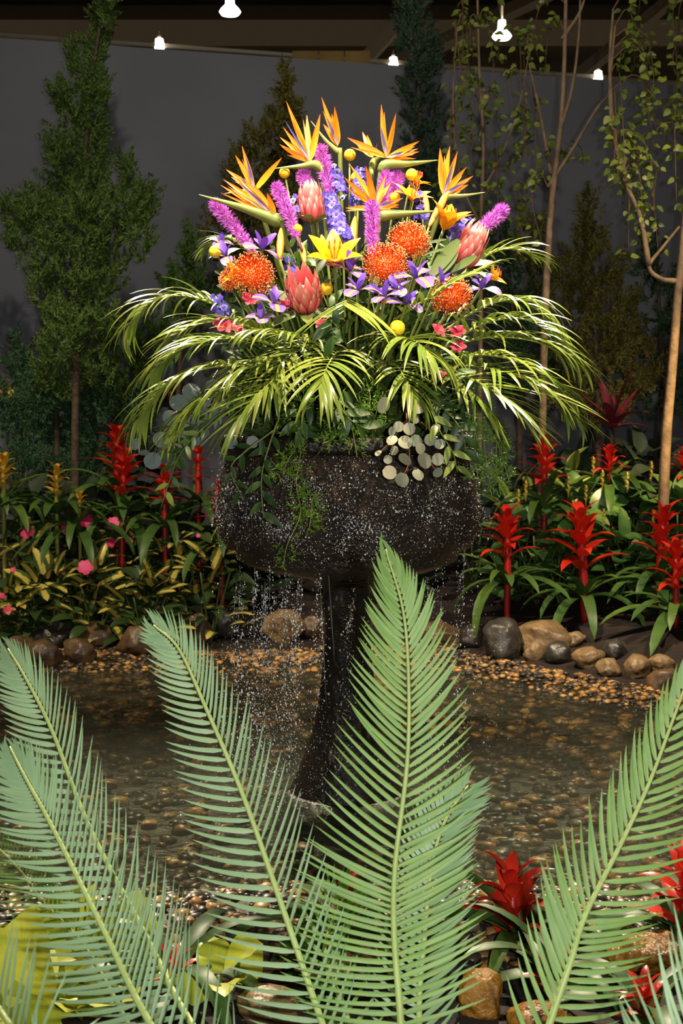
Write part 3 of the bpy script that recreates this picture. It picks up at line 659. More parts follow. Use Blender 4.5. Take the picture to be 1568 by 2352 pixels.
# bunch of flowers standing far at the edge
c0 = P(40, 940, 7.75); T = thing('distant_flowers', 'distant bunch of yellow, orange and blue flowers under the timber ledge', 'flowers', (c0.x, c0.y, hgt(c0.x, c0.y)))
M_dy, M_do, M_db = material('dist_yellow', H('b8a020'), rough=.5), material('dist_orange', H('c8641c'), rough=.5), material('dist_blue', H('35307c'), rough=.5)
LILF = join([xf(blade(1, .36, 'lance', bend=.8, n=4), Matrix.Rotation(k * 1.047, 4, 'Z') @ Matrix.Rotation(-.7, 4, 'Y')) for k in range(6)])
for px, py, m, s in ((28, 905, M_dy, .06), (52, 912, M_dy, .055), (78, 918, M_do, .06), (8, 910, M_do, .05), (60, 925, M_do, .05), (12, 960, M_db, .05), (28, 985, M_db, .05), (15, 935, M_db, .04), (40, 940, M_dy, .04)):
    p = P(px, py, 7.7 + ru(-.05, .05)); o = O('bloom', mesh('bloom', *LILF, m), T, fr(p, (1, 0, 0), (ru(-.4, .4), -1, .7), s))
    stem_to(T, p, WM[T].translation, .005, M_grn)
# ------------------------------------------------------------------ the urn fountain
M_urn = material('wet_stone', H('32241a'), mottled=H('0e0b09'), scale=9, mfac=.9, rough=.22, spec=.6, bump=1.0, bscale=70)
M_stem = material('wet_dark_stone', H('211a15'), mottled=H('0c0a08'), scale=10, mfac=.9, rough=.25, spec=.6, bump=.8, bscale=40)
T = thing('urn_fountain', 'dark wet stone urn on a pedestal standing in the pool, water running over it', 'fountain', (UR.x, UR.y, -.12))
def rough_lathe(prof, amp, ns=96, fl=0):
    V, F = lathe(prof, ns, UR); out = []
    for v in V:
        p = Vector(v); d = Vector((p.x - UR.x, p.y - UR.y, 0)); r = d.length; a = math.atan2(d.y, d.x)
        k = 1 + amp * noise.noise(p * 14) / max(r, .05) + fl * math.cos(a * 20) * .5
        out.append((UR.x + d.x * k, UR.y + d.y * k, p.z + amp * .5 * noise.noise(p * 11 + Vector((9, 0, 0)))))
    return out, F
pm(T, 'base', rough_lathe([(.001, .02), (.1, .02), (.17, .012), (.2, -.005), (.225, -.03), (.24, -.07), (.245, -.12)][::-1], .004), M_stem)
pm(T, 'stem', rough_lathe([(.185, .0), (.17, .04), (.145, .1), (.118, .18), (.097, .28), (.08, .4), (.072, .5), (.072, .56), (.085, .6), (.085, .625), (.075, .64), (.1, .67), (.17, .70), (.25, .72)], .004, 64), M_stem)
pm(T, 'bowl', rough_lathe([(.2, .70), (.27, .715), (.325, .735), (.345, .745), (.352, .765), (.36, .78), (.385, .79), (.402, .815), (.409, .86), (.408, .92), (.401, .98), (.39, 1.03), (.378, 1.07), (.376, 1.085)], .006, 128), M_urn)
pm(T, 'rim', rough_lathe([(.376, 1.08), (.392, 1.086), (.398, 1.1), (.398, 1.125), (.39, 1.133), (.365, 1.135), (.355, 1.12), (.35, 1.06), (.3, 1.04), (.001, 1.04)], .002, 128), M_stem)

# falling water: beads over the bowl, a ragged curtain under its lip, single drip lines
M_drop = material('water_bead', H('f4f8fc'), rough=.04, spec=1.0)  # white base colour stands in for the sparkle on clear drops
M_drop.node_tree.nodes['Principled BSDF'].inputs['Transmission Weight'].default_value = .12
M_drop.node_tree.nodes['Principled BSDF'].inputs['IOR'].default_value = 1.33
mt = bpy.data.materials.new('water_thread'); mt.use_nodes = True; nt = mt.node_tree; N = nt.nodes; L = nt.links
b = N['Principled BSDF']; b.inputs['Base Color'].default_value = (.7, .75, .8, 1); b.inputs['Roughness'].default_value = .08; b.inputs['Alpha'].default_value = .09
b.inputs['Specular IOR Level'].default_value = .9
W = thing('falling_water', 'sparkling beads and threads of water falling from the urn into the pool', 'water', (UR.x, UR.y, 0)); W['kind'] = 'stuff'
def rbowl(z): return float(np.interp(z, [.70, .735, .765, .80, .88, .98, 1.08, 1.13], [.2, .325, .352, .392, .409, .401, .378, .398]))
pts = []; rad = []; el = []
def bead(x, y, z, big=.06):
    pts.append((x, y, z)); rad.append(ru(.0016, .0029) if RN.random() < big else ru(.0005, .0013)); el.append(ru(1, 1.7))
for _ in range(130):                                     # rivulets of beads wandering down the bowl
    a = RN.gauss(-1.65, .6); zt = ru(.85, 1.1); zb = max(.75, zt - abs(RN.gauss(.1, .08))); k = RN.randrange(10, 46)
    for _ in range(k):
        z = ru(zb, zt); aa = a + RN.gauss(0, .035) + .05 * math.sin(z * 40 + a * 9); r = rbowl(z) + abs(RN.gauss(.006, .006)); bead(UR.x + r * math.cos(aa), UR.y + r * math.sin(aa), z)
for _ in range(1100):
    z = ru(.75, 1.1) if RN.random() < .5 else RN.gauss(.9, .05); a = ru(-2.95, -.2); r = rbowl(z) + ru(.003, .03); bead(UR.x + r * math.cos(a), UR.y + r * math.sin(a), z, .03)
threads = [(ru(-.34, -.06), 1.0) for _ in range(34)] + [(ru(-.06, .12), .7) for _ in range(8)] + [(ru(.14, .38), .8) for _ in range(12)] + [(-.40, .5), (.4, 1.1), (.445, .7), (-.42, .3)]
strands_ = []
for tx, w in threads:
    side = math.sqrt(max(0, .37 ** 2 - min(tx * tx, .136))); y = UR.y - side * ru(.75, 1.03) if RN.random() < .8 else UR.y + side
    x = UR.x + tx; zt = ru(.62, .78) if abs(tx) < .39 else 1.08
    zb = ru(.0, .25)
    drift = ru(-.05, .02)
    for _ in range(int(120 * w * ru(.6, 1.3))):
        f = RN.random() ** 1.15; z = zt - (zt - zb) * f; sp = .002 + .022 * f
        pts.append((x + drift * f + RN.gauss(0, sp), y - .04 * f + RN.gauss(0, sp), z)); rad.append(ru(.0016, .003) if RN.random() < .14 else ru(.0006, .0015)); el.append(ru(1, 2.0))
    if RN.random() < .22 and abs(tx) < .38:
        l = ru(.08, .3); strands_.append(tube(catmull([(x, y, zt + .02), (x + drift * .2, y, zt - l * .5), (x + drift * .4, y - .01, zt - l)], 6), [.0013, .0013, .0012, .001, .0009, .0007, .0004], 5))
for x, l in ((-.085, .42), (-.06, .3), (.055, .25)):     # heavier runs down the pedestal
    strands_.append(tube(catmull([(UR.x + x, UR.y - .3, .76), (UR.x + x + .01, UR.y - .29, .76 - l * .5), (UR.x + x + .02, UR.y - .28, .76 - l)], 8), [.001, .0014, .0016, .0018, .0018, .0016, .0014, .001, .0005], 6))
for _ in range(420):                                    # splash low over the water
    a = ru(0, 6.28); r = abs(RN.gauss(.3, .13)); pts.append((UR.x - .1 + r * math.cos(a), UR.y - .05 + r * math.sin(a), abs(RN.gauss(.0, .14)) + .006)); rad.append(ru(.0008, .002)); el.append(1)
pts = np.array(pts); rad = np.array(rad); el = np.array(el)
dn = np.tile([[0., 0., 1.]], (len(pts), 1)) + NP.normal(size=(len(pts), 3)) * .05
pm(W, 'water_beads', many(ICO1, frames(pts, dn, rad * el, rad)), M_drop, kind='stuff')
pm(W, 'water_threads', join(strands_), mt, kind='stuff')
# ------------------------------------------------------------------ the arrangement in the urn
def dd(x, y):
    k = max(.02, 1 - ((x - 800) / 420) ** 2); v = min(1, max(0, (y - 250) / 420)); return 4.12 - .42 * math.sqrt(k) * v ** .8
def fl(x, y, off=0): return P(x, y, dd(x, y) - off)
HEART = Vector((.02, 4.1, 1.1))
def foot(p): q = HEART + (Vector(p) - HEART) * .16; return Vector((q.x, q.y, 1.08))
M_stm = material('flower_stem', H('5c7030'), H('7a8440'), rough=.5)
# dense green heart of the arrangement
M_moss = material('heart_green', H('2c4218'), H('4c5e22'), src='island', rough=.6)
n = 15000; q = NP.normal(size=(n, 3)); q /= np.linalg.norm(q, axis=1, keepdims=True); q[:, 2] = np.abs(q[:, 2]); rr = NP.uniform(.5, 1, (n, 1)) ** .5
o_ = np.array([HEART.x, HEART.y, 1.06]) + q * rr * np.array([.34, .34, .62]); lo = o_[:, 2] < 1.2; o_[lo, :2] = np.array(HEART)[:2] + (o_[lo, :2] - np.array(HEART)[:2]) * .88
ob = O('greenery_heart', mesh('greenery_heart', *[(v - np.array(HEART)) if i == 0 else v for i, v in enumerate(many(LEAFBIT, frames(o_, q + NP.normal(size=(n, 3)) * .7, NP.uniform(.045, .11, n), NP.uniform(.006, .017, n))))], M_moss, False), None, Matrix.Translation(HEART))
ob['kind'] = 'stuff'; tag(ob, 'dense dark greenery packed in the heart of the bouquet', 'greenery')

# --- bird of paradise
M_sep = material('orange_sepal', H('e07a14'), rough=.4, trans=.18, ramp=[(0, H('f0b030')), (.45, H('e88c18')), (1, H('d85f12'))])
M_blue = material('blue_petal', H('3c3a80'), rough=.4, ramp=[(0, H('b8a8b8')), (.4, H('4a4690')), (1, H('39357a'))])
M_beak = material('beak_green', H('7f8c3c'), rough=.4, mottled=H('566b34'), scale=14, mfac=.7)
SEP = [mesh('sepal', *blade(1, .17, 'lance', bend=b, fold=.35, n=7), M_sep) for b in (.0, .18, -.18)]
M_slv = material('pale_sliver', H('f0c890'), rough=.45, trans=.15, ramp=[(0, H('f2dcd0')), (.6, H('f0b878')), (1, H('e89030'))])
SLV = mesh('inner_petal', *blade(1, .15, 'lance', bend=.1, fold=.4, n=6), M_slv)
PET = mesh('petal', *blade(1, .1, 'lance', bend=.1, fold=.5, n=6), M_blue)
def strelitzia(label, base, sep, blue, beak, off=0, br=.014, stem=None):
    B = fl(*base, off); d = B.y
    T = thing('bird_of_paradise', label, 'flower', foot(B), 'birds of paradise in the bouquet')
    for i, (x, y) in enumerate(sep):
        t = P(x, y, d + ru(-.05, .05)); v = t - B
        O('sepal', SEP[i % 3], T, fr(B, v, (ru(-.5, .5), -1, ru(-.2, .4)), v.length, .105 * ru(.85, 1.15) * (1.25 if i == 0 else 1)))
    for i, (x, y) in enumerate(sep):                      # narrow inner slivers beside the sepals
        t = P(x + ru(-9, 9), y + ru(4, 22), d + ru(-.03, .03)); v = t - B
        O('inner_petal', SLV if i % 2 else SEP[i % 3], T, fr(B, v, (ru(-.6, .6), -1, ru(-.2, .4)), v.length * ru(.75, .95), .06))
    for x, y in blue:
        v = P(x, y, d - .02) - B; O('petal', PET, T, fr(B + Vector((0, -.008, 0)), v, (0, -1, 0), v.length, .1))['label'] = 'indigo arrow petal'
    K = [P(x, y, d - .005) for x, y in beak]; c = catmull(K, 12)
    pm(T, 'beak', tube(c, [br * 1.25 * (.5 + .5 * min(1, i / 3)) * (1 - (i / 12) ** 1.2) + .0008 for i in range(13)], 8), M_beak, label='green boat-shaped bract')
    s = stem or foot(B); K0 = K[0]
    pm(T, 'stem', tube(catmull([s, K0.lerp(s, .45) + Vector((0, .02, 0)), K0 + Vector((0, .0, -.02)), K0], 10), .0075, 6), M_stm)
    return T
strelitzia('bird of paradise at the top left, beak pointing left over pink spikes', (712, 372), [(735, 262), (703, 258), (655, 240), (650, 292), (640, 312), (645, 335), (668, 272)], [(655, 278)], [(740, 392), (722, 378), (690, 382), (630, 387)])
strelitzia('slim upright bird of paradise at the very top of the bouquet', (775, 335), [(768, 245), (760, 262), (738, 226), (778, 290), (743, 282)], [(750, 268)], [(781, 352), (772, 345), (745, 320), (714, 278)], -.02, .009)
strelitzia('bird of paradise at the top right, beak pointing right', (888, 362), [(797, 316), (872, 240), (909, 258), (963, 324), (962, 348), (955, 338), (812, 322)], [(874, 290), (950, 345)], [(872, 396), (890, 378), (940, 376), (1006, 368)], 0, .017)
strelitzia('small bird of paradise half hidden behind the top right one', (856, 362), [(832, 303), (815, 326), (842, 312)], [(866, 330)], [(852, 400), (858, 372), (866, 365), (884, 352)], -.06, .011)
strelitzia('bird of paradise low at the left, its long dark beak pointing left', (632, 498), [(560, 410), (509, 407), (506, 432), (585, 425), (540, 400), (612, 440)], [(548, 418)], [(650, 512), (620, 500), (550, 475), (456, 447)], .02, .02)
strelitzia('bird of paradise at the left with one broad sepal reaching right', (585, 438), [(647, 362), (542, 355), (560, 338), (519, 389), (530, 404)], [(565, 358), (552, 405)], [(600, 470), (590, 445), (560, 440), (515, 445)], -.04, .012)
strelitzia('bird of paradise in the middle, beak pointing right under it', (862, 478), [(840, 381), (807, 374), (788, 407), (885, 402), (896, 413), (792, 480), (925, 455), (915, 470)], [(905, 462)], [(868, 500), (890, 494), (940, 490), (1010, 484)], .03, .016)
strelitzia('bird of paradise at the right edge of the bouquet', (1018, 448), [(1010, 340), (1030, 333), (1046, 350), (1070, 384), (1086, 403), (1076, 426)], [(1040, 375), (1066, 420)], [(1010, 468), (1026, 452), (1060, 450), (1114, 442)], -.02, .01)

# --- blazing star spikes
M_lia = material('magenta_spike', H('b04ac0'), H('d072d8'), src='island', rough=.6, trans=.1)
M_lib = material('spike_core', H('6a3a5c'), rough=.7)
def liatris(label, tip, low, off=0, r=.021):
    a, b2 = fl(*tip, off), fl(*low, off); ax = unit(a - b2); L_ = (a - b2).length
    T = thing('blazing_star', label, 'flower', foot(b2), 'magenta blazing star spikes')
    n = 900; f = NP.uniform(0, 1, n); f[:120] = NP.uniform(.75, 1, 120)
    U, V_ = basis(ax); th = NP.uniform(0, 6.28, n)
    rd = np.outer(np.cos(th), U) + np.outer(np.sin(th), V_); rl = r * (.62 + .38 * np.minimum(1, f * 2.2)) * np.sqrt(np.maximum(.1, 1 - np.maximum(0, f - .86) ** 2 * 45))
    o_ = np.array(b2) + np.outer(f * L_, ax) + rd * (rl * .45)[:, None]
    pm(T, 'florets', many(SPIKE, frames(o_, rd + np.array(ax) * .45 + NP.normal(size=(n, 3)) * .35, rl * NP.uniform(.6, 1.05, n), np.full(n, .0022))), M_lia, False, 'stuff')
    pm(T, 'spike_core', tube([b2 - ax * .05, b2, a], [.004, .006, .004], 6), M_lib)
    stem_to(T, b2 - ax * .045, foot(b2), .004, M_stm)
liatris('magenta spike leaning far out at the left', (488, 462), (582, 575), .02)
liatris('magenta spike under the left bird of paradise, left of the top protea', (634, 422), (682, 545), .05)
liatris('tall magenta spike at the top, beside the top left beak', (734, 338), (760, 450), -.02, .023)
liatris('blurred magenta spike behind the top left beak', (694, 398), (712, 440), -.05, .02)
liatris('upright magenta spike in the front middle', (853, 464), (856, 590), .05, .021)
liatris('magenta spike behind the middle bird of paradise', (888, 398), (878, 480), -.03, .021)
liatris('short magenta spike beside the yellow ball below the top right beak', (912, 402), (905, 450), -.06)
liatris('magenta spike leaning far out at the right, over the pink protea', (1160, 478), (1092, 540), 0, .022)

# --- proteas
M_pro = material('pink_bract', H('d84a58'), rough=.55, trans=.1, ramp=[(0, H('b03a3e')), (.55, H('e06068')), (.82, H('e8898a')), (1, H('f6dcd2'))])
M_prc = material('protea_centre', H('e8a8a0'), rough=.8, bump=.6, bscale=200)
M_pleaf = material('protea_leaf', H('4e6030'), H('66743c'), rough=.5, trans=.1)
PRB = [mesh('bract', *blade(1, .30, 'lance', bend=b, fold=.25, n=8, cross=4), M_pro) for b in (-1.0, -.85)]
PRO = [mesh('bract', *blade(1, .30, 'lance', bend=b, fold=.25, n=8, cross=4), M_pro) for b in (-.8, -.65)]
PRL = [mesh('leaf', *blade(1, .3, 'petal', bend=b, fold=.2, n=6), M_pleaf) for b in (.3, .7)]
def protea(label, px, py, axis, size, off=0, open_=0.0, leaves=((0, 0),)):
    c = fl(px, py, off); A = unit(axis); b0 = c - A * size * .5
    T = thing('protea', label, 'flower', foot(c), 'pink proteas')
    for k in range(4):
        for br_ in rosette(T, 'bract', PRO if open_ else PRB, b0 + A * size * .05 * (3 - k), A, 12, (.55 + .07 * k + open_,) * 2, (size * (1.0 - .15 * k),) * 2, ph=k * .35, j=.05):
            rad_ = br_.matrix_basis.to_3x3() @ Vector((1, 0, 0)); rad_ = unit(rad_ - A * rad_.dot(A)); br_.location = br_.location + rad_ * size * (.16 + .03 * k)
    V, F = ICO3; pm(T, 'centre', xf((V, F), Matrix.Translation(b0 + A * size * .32) @ A.to_track_quat('Z', 'Y').to_matrix().to_4x4() @ Matrix.Diagonal((size * .17, size * .17, size * .36, 1))), M_prc)
    stem_to(T, b0, foot(c), .007, M_stm)
    rosette(T, 'leaf', PRL, b0 - A * size * .1, A, 6, (.7, 1.1), (size * .9, size * 1.0), ph=ru(0, 6))
protea('pink protea high up, between the beak and the blue larkspur', 714, 466, (-.05, -.2, 1), .105, .0)
protea('open pink protea in front, showing its pale centre', 698, 670, (-.1, -.68, .74), .118, .06, .03)
protea('pink protea at the right with a pale closed top', 1078, 565, (.42, -.35, .8), .122, .0)
# large oval protea leaves beside the right-hand protea
T = thing('leafy_twig', 'twig of oval yellow-edged leaves under the protea at the right', 'leaves', foot(fl(1030, 600)))
M_oval = material('oval_leaf', H('34481c'), H('465a26'), rough=.55, spec=.3, trans=.1)
OVL = [mesh('leaf', *blade(1, .25, 'petal', bend=b, fold=.18, n=6), M_oval) for b in (.1, .4)]
for a, b_, w in (((985, 640), (1055, 545), 1), ((1000, 640), (1050, 580), 1), ((1035, 625), (1095, 585), 1), ((975, 560), (1025, 548), .7), ((975, 585), (1020, 570), .7), ((1040, 640), (1110, 620), .8)):
    p, t = fl(*a, .05), fl(*b_, .08); O('leaf', OVL[0], T, fr(p, t - p, (ru(-.3, .3), -1, .6), (t - p).length, (t - p).length * w))
stem_to(T, fl(1000, 640, .03), WM[T].translation, .005, M_stm)

# --- pincushions
M_pin = material('orange_pin', H('d84a14'), H('ea6a1c'), src='island', rough=.45)
M_pint = material('pin_tip', H('f0c08a'), H('e87a3a'), src='island', rough=.4)
def pincushion(label, px, py, axis, size, off=0):
    c = fl(px, py, off); A = unit(axis); c0 = c - A * size * .15
    T = thing('pincushion', label, 'flower', foot(c), 'orange pincushion flowers')
    n = 330; k = np.arange(n); z = 1 - (k + .5) / n * 1.25; th = k * 2.39996; s = np.sqrt(np.maximum(0, 1 - z * z))
    U, V_ = basis(A); d = np.outer(s * np.cos(th), U) + np.outer(s * np.sin(th), V_) + np.outer(z, A)
    d += NP.normal(size=(n, 3)) * .06; L_ = size * (.42 + .14 * (1 - z)); Aa = np.array(A)
    o0 = np.array(c0) + d * size * .12; m = o0 + d * L_[:, None] * .65; m2 = m + (d * .55 + Aa * .75) * (L_ * .38)[:, None]
    g1 = many(SPIKE, frames(o0, m - o0, np.linalg.norm(m - o0, axis=1) * 1.05, np.full(n, .0017))); g2 = many(SPIKE, frames(m - d * .002, m2 - m, np.linalg.norm(m2 - m, axis=1), np.full(n, .0016)))
    pm(T, 'pins', join([g1, g2]), M_pin, False, 'stuff')
    pm(T, 'pin_tips', many(ICO1, frames(m2, m2 - m, np.full(n, .003), np.full(n, .0017))), M_pint, True, 'stuff')
    V, F = ICO3; pm(T, 'core', (np.array(V) * size * .3 + np.array(c0), F), M_pin)
    stem_to(T, c0 - A * size * .25, foot(c), .006, M_stm)
pincushion('dark orange pincushion flower low at the left', 580, 628, (.25, -.75, .3), .105, .04)
pincushion('round orange pincushion in front, touching the one above it', 885, 607, (.05, -.9, .4), .108, .08)
pincushion('orange pincushion above and right of the front one', 940, 552, (.15, -.8, .6), .1, .03)
pincushion('orange pincushion crossed by a palm leaf low at the right', 1035, 680, (-.1, -.8, .6), .1, .05)
pincushion('small orange pincushion behind the dark one at the left', 530, 640, (-.3, -.5, .3), .06, -.05)

# --- lilies and buds
M_lily = material('yellow_lily', H('ee960e'), H('f0a416'), rough=.4, trans=.2)
M_olily = material('amber_lily', H('e8a020'), H('eeb02c'), rough=.4, trans=.2)
M_anth = material('anther', H('a03810'), rough=.6)
M_bud = material('lily_bud', H('d8923c'), H('e0a848'), rough=.45, mottled=H('a8963c'), scale=10, mfac=.6)
def lpet(m): return [mesh('petal', *blade(1, .46, 'lance', bend=b, bend0=-.1, fold=.12, n=8, cross=4), m) for b in (.85, .7)]
LP1, LP2 = lpet(M_lily), lpet(M_olily)
def lily(label, px, py, axis, size, LP, off=0, beta=.75, ph=0, n=6):
    c = fl(px, py, off); A = unit(axis)
    T = thing('lily', label, 'flower', foot(c), 'yellow lilies')
    rosette(T, 'petal', LP, c, A, n, (beta, beta), (size, size), ph=ph, j=.08)
    U, V_ = basis(A)
    for k in range(6):
        a = k * 1.047 + .5; e = c + A * size * .62 + (U * math.cos(a) + V_ * math.sin(a)) * size * .16
        f_ = pm(T, 'filament', tube([c, c.lerp(e, .6), e], .0011, 4), M_lily)
        pm(f_, 'anther', tube([e - Vector((0, 0, .008)), e, e + Vector((0, 0, .008))], [.001, .0022, .001], 5), M_anth, at=WM[T].translation)
    stem_to(T, c, foot(c), .005, M_stm)
lily('bright yellow lily wide open in the front middle', 768, 608, (0, -.66, .75), .108, LP1, .07, .62, .52)
lily('yellow lily seen from the side at the right', 1018, 528, (.35, -.2, .9), .1, LP2, .03, .42, .6)
lily('amber lily deep in the bouquet beside the middle bird of paradise', 945, 462, (.2, -.4, .9), .075, LP2, -.02, .8, .2)
lily('amber lily behind the yellow ball below the top right beak', 955, 425, (.3, -.1, .9), .055, LP2, -.05, .9, .2)
lily('orange-yellow lily lying sideways by the dark pincushion', 560, 632, (-.95, -.25, .25), .075, LP2, .0, .35, .4)
lily('amber lily at the right end, behind the purple iris', 1122, 640, (.8, -.3, .5), .06, LP2, -.04, .6, .3)
def bud(label, a, b_, r, off=0):
    p, t = fl(*a, off), fl(*b_, off)
    T = thing('lily_bud', label, 'flower bud', foot(p), 'closed lily buds')
    c = [p.lerp(t, i / 9) for i in range(10)]
    pm(T, 'bud', tube(c, [r * math.sin(math.pi * (i / 9 * .9 + .06)) ** .7 + .0005 for i in range(10)], 6), M_bud)
    stem_to(T, p, foot(p), .004, M_stm)
bud('closed orange bud standing behind the open yellow lily', (806, 575), (815, 498), .012, .03)
bud('closed tan bud hanging beside the left bird of paradise stem', (642, 595), (645, 525), .011, .06)
bud('small orange bud left of the open lily', (700, 605), (692, 558), .009, .03)
bud('long green-yellow bud in front of the side-facing lily', (985, 520), (1030, 440), .011, .05)
bud('yellow-green bud above the upper pincushion', (982, 500), (975, 440), .009, .02)
bud('upright yellow bud behind the open lily petals', (752, 590), (738, 540), .01, .02)

# --- billy buttons
M_ball = material('yellow_ball', H('e6b818'), H('f0cc28'), rough=.6, bump=.25, bscale=320)
BALL = []
for k in range(3):
    V = np.array(ICO4[0]); V = V * (1 + .05 * np.sin(V[:, :1] * 22 + k) * np.sin(V[:, 1:2] * 22) * np.sin(V[:, 2:] * 22)); BALL.append(mesh('ball', V, ICO4[1], M_ball))
for px, py, r, off, lab in ((803, 356, .0175, -.02, 'yellow ball flower at the top, between the highest birds of paradise'), (653, 397, .016, -.03, 'yellow ball flower under the top left beak tip'), (945, 401, .0175, 0, 'yellow ball flower under the top right beak'),
                         (906, 455, .0165, .0, 'yellow ball flower beside the middle bird of paradise'), (494, 578, .018, .02, 'yellow ball flower sticking out at the left'), (750, 664, .017, .05, 'amber ball flower beside the open protea'),
                         (912, 753, .021, .12, 'pale yellow ball flower low among the palm leaves'), (683, 526, .014, .05, 'yellow ball flower on the stem left of the larkspur'), (818, 408, .017, -.04, 'half-hidden yellow ball flower above the middle bird of paradise')):
    c = fl(px, py, off); T = thing('billy_button', lab, 'flower', foot(c), 'yellow ball flowers')
    O('ball', BALL[RN.randrange(3)], T, Matrix.Translation(c) @ Matrix.Diagonal((r, r, r, 1)))
    stem_to(T, c, foot(c), .0032, M_stm)

# --- irises
M_iris = material('purple_iris', H('5230a8'), H('6e48bc'), rough=.45, trans=.2)
M_fall = material('iris_fall', H('6c50bc'), H('8c74d0'), rough=.45, trans=.2, vein=(H('d8c04a'), .07, .05))
IRS = [mesh('standard_petal', *blade(1, .42, 'petal', bend=b, fold=.25, n=6), M_iris) for b in (.3, .5)]
IRF = [mesh('fall_petal', *blade(1, .68, 'spoon', bend=b, fold=.1, n=7, cross=4), M_fall) for b in (1.0, 1.3)]
def iris(label, px, py, s, off=0, tilt=None, ph=None):
    c = fl(px, py, off); A = unit(tilt or (ru(-.35, .35), -.45, .85)); ph = ru(0, 2) if ph is None else ph
    T = thing('iris', label, 'flower', foot(c), 'purple irises')
    rosette(T, 'standard', IRS, c, A, 3, (.28, .45), (s * .82, s * .9), ph=ph + 1.05)
    rosette(T, 'fall', IRF, c, A, 3, (.85, .95), (s * .95, s), ph=ph)
    stem_to(T, c, foot(c), .0045, M_stm)
for px, py, s, off, lab in ((600, 575, .07, .06, 'purple iris beside the magenta spike at the left'), (520, 590, .06, 0, 'purple iris behind the yellow ball at the left edge'), (628, 700, .07, .06, 'dark purple iris left of the open protea'),
                            (803, 625, .065, .09, 'purple iris right under the open yellow lily'), (822, 668, .06, .1, 'pale purple iris left of the front pincushion'), (885, 682, .06, .11, 'pale purple iris just under the front pincushion'),
                            (955, 640, .068, .1, 'purple iris between the two lower pincushions'), (932, 700, .06, .12, 'purple iris lowest among the palm leaves'), (912, 668, .055, .1, 'small purple iris tucked under the front pincushion edge'),
                            (1105, 665, .068, .03, 'purple iris at the right end above the palm fronds'), (1012, 648, .05, .08, 'small lilac iris over the crossed pincushion'), (600, 735, .055, .08, 'lilac iris half covered by a palm leaf'), (505, 560, .045, -.02, 'small purple iris under the far left spike')):
    iris(lab, px, py, s, off)

# --- larkspur
M_lark = material('blue_larkspur', H('3c34a4'), H('5a4cb8'), rough=.45, trans=.2)
M_eye = material('floret_eye', H('e8e0ec'), rough=.5)
FLT = mesh('floret', *join([xf(blade(1, .85, 'spoon', bend=.5, n=4), Matrix.Rotation(k * 1.2566, 4, 'Z') @ Matrix.Rotation(-.45, 4, 'Y')) for k in range(5)] + [(np.array(ICO1[0]) * .16 + np.array([0, 0, .1]), ICO1[1])]), M_lark)
def larkspur(label, tip, low, n, r=.028, s=.017, off=0):
    a, b2 = fl(*tip, off), fl(*low, off); ax = unit(a - b2); U, V_ = basis(ax)
    T = thing('larkspur', label, 'flower', foot(b2), 'blue larkspur spikes')
    pm(T, 'stem', tube([foot(b2), b2, a], [.004, .0035, .002], 5), M_stm)
    for k in range(n):
        f = (k + .5) / n; an = k * 2.39996; rd = U * math.cos(an) + V_ * math.sin(an)
        sc = s * (1.15 - .5 * f)
        O('floret', FLT, T, fr(b2.lerp(a, f) + rd * r * (1 - .45 * f), ax + jit((0, 0, 0), .4), rd + Vector((0, -.3, 0)), sc))
larkspur('dense blue-violet larkspur right of the high pink protea', (755, 448), (788, 560), 60, .028, .015, .06)
larkspur('blue larkspur behind the tall magenta spike', (768, 385), (778, 450), 30, .024, .014, -.03)
larkspur('blue larkspur left of the middle bird of paradise', (828, 385), (822, 470), 36, .022, .013, -.03)
larkspur('small blue larkspur above the upper pincushion', (962, 440), (972, 515), 18, .02, .014, .0)
larkspur('lilac larkspur behind the right-hand protea', (1075, 505), (1040, 545), 14, .02, .014, -.02)
larkspur('blue larkspur in shade low at the left, behind a palm frond', (495, 680), (520, 740), 18, .024, .015, -.02)
larkspur('blue larkspur deep below the left bird of paradise', (672, 450), (680, 500), 12, .02, .013, -.02)
larkspur('blue larkspur between the tan bud and small orange bud', (662, 590), (668, 640), 10, .018, .012, .0)

# --- small red and pink blossoms under the rim of flowers
M_rp = material('crimson_petal', H('a01838'), H('c8486a'), rough=.5, trans=.15)
SM5 = [mesh('petal', *blade(1, .75, 'petal', bend=.8, fold=.25, n=5), M_rp)]
for px, py, s, off, lab in ((572, 690, .03, .03, 'crimson and white blossom below the dark pincushion'), (512, 752, .035, .05, 'pink blossom between two palm fronds at the left'), (548, 760, .022, .05, 'crimson blossom beside the left pink one'), (655, 700, .022, .05, 'crimson blossom under the open protea'),
                            (738, 745, .02, .08, 'crimson blossom behind the tent-shaped palm leaf'), (1005, 762, .025, .14, 'coral blossom right of the low yellow ball'), (1050, 765, .026, .14, 'crimson blossom low among the right palm leaves'), (1052, 800, .024, .14, 'pink blossom beneath the right crimson one'), (1016, 866, .02, .16, 'small red blossom deep among the palm leaflets'), (880, 690, .02, .08, 'small red blossom beside the pale iris')):
    c = fl(px, py, off); T = thing('small_blossom', lab, 'flower', foot(c), 'small crimson blossoms')
    rosette(T, 'petal', SM5, c, (ru(-.4, .4), -.8, .5), 6, (.5, 1.0), (s, s)); stem_to(T, c, foot(c), .0025, M_stm)

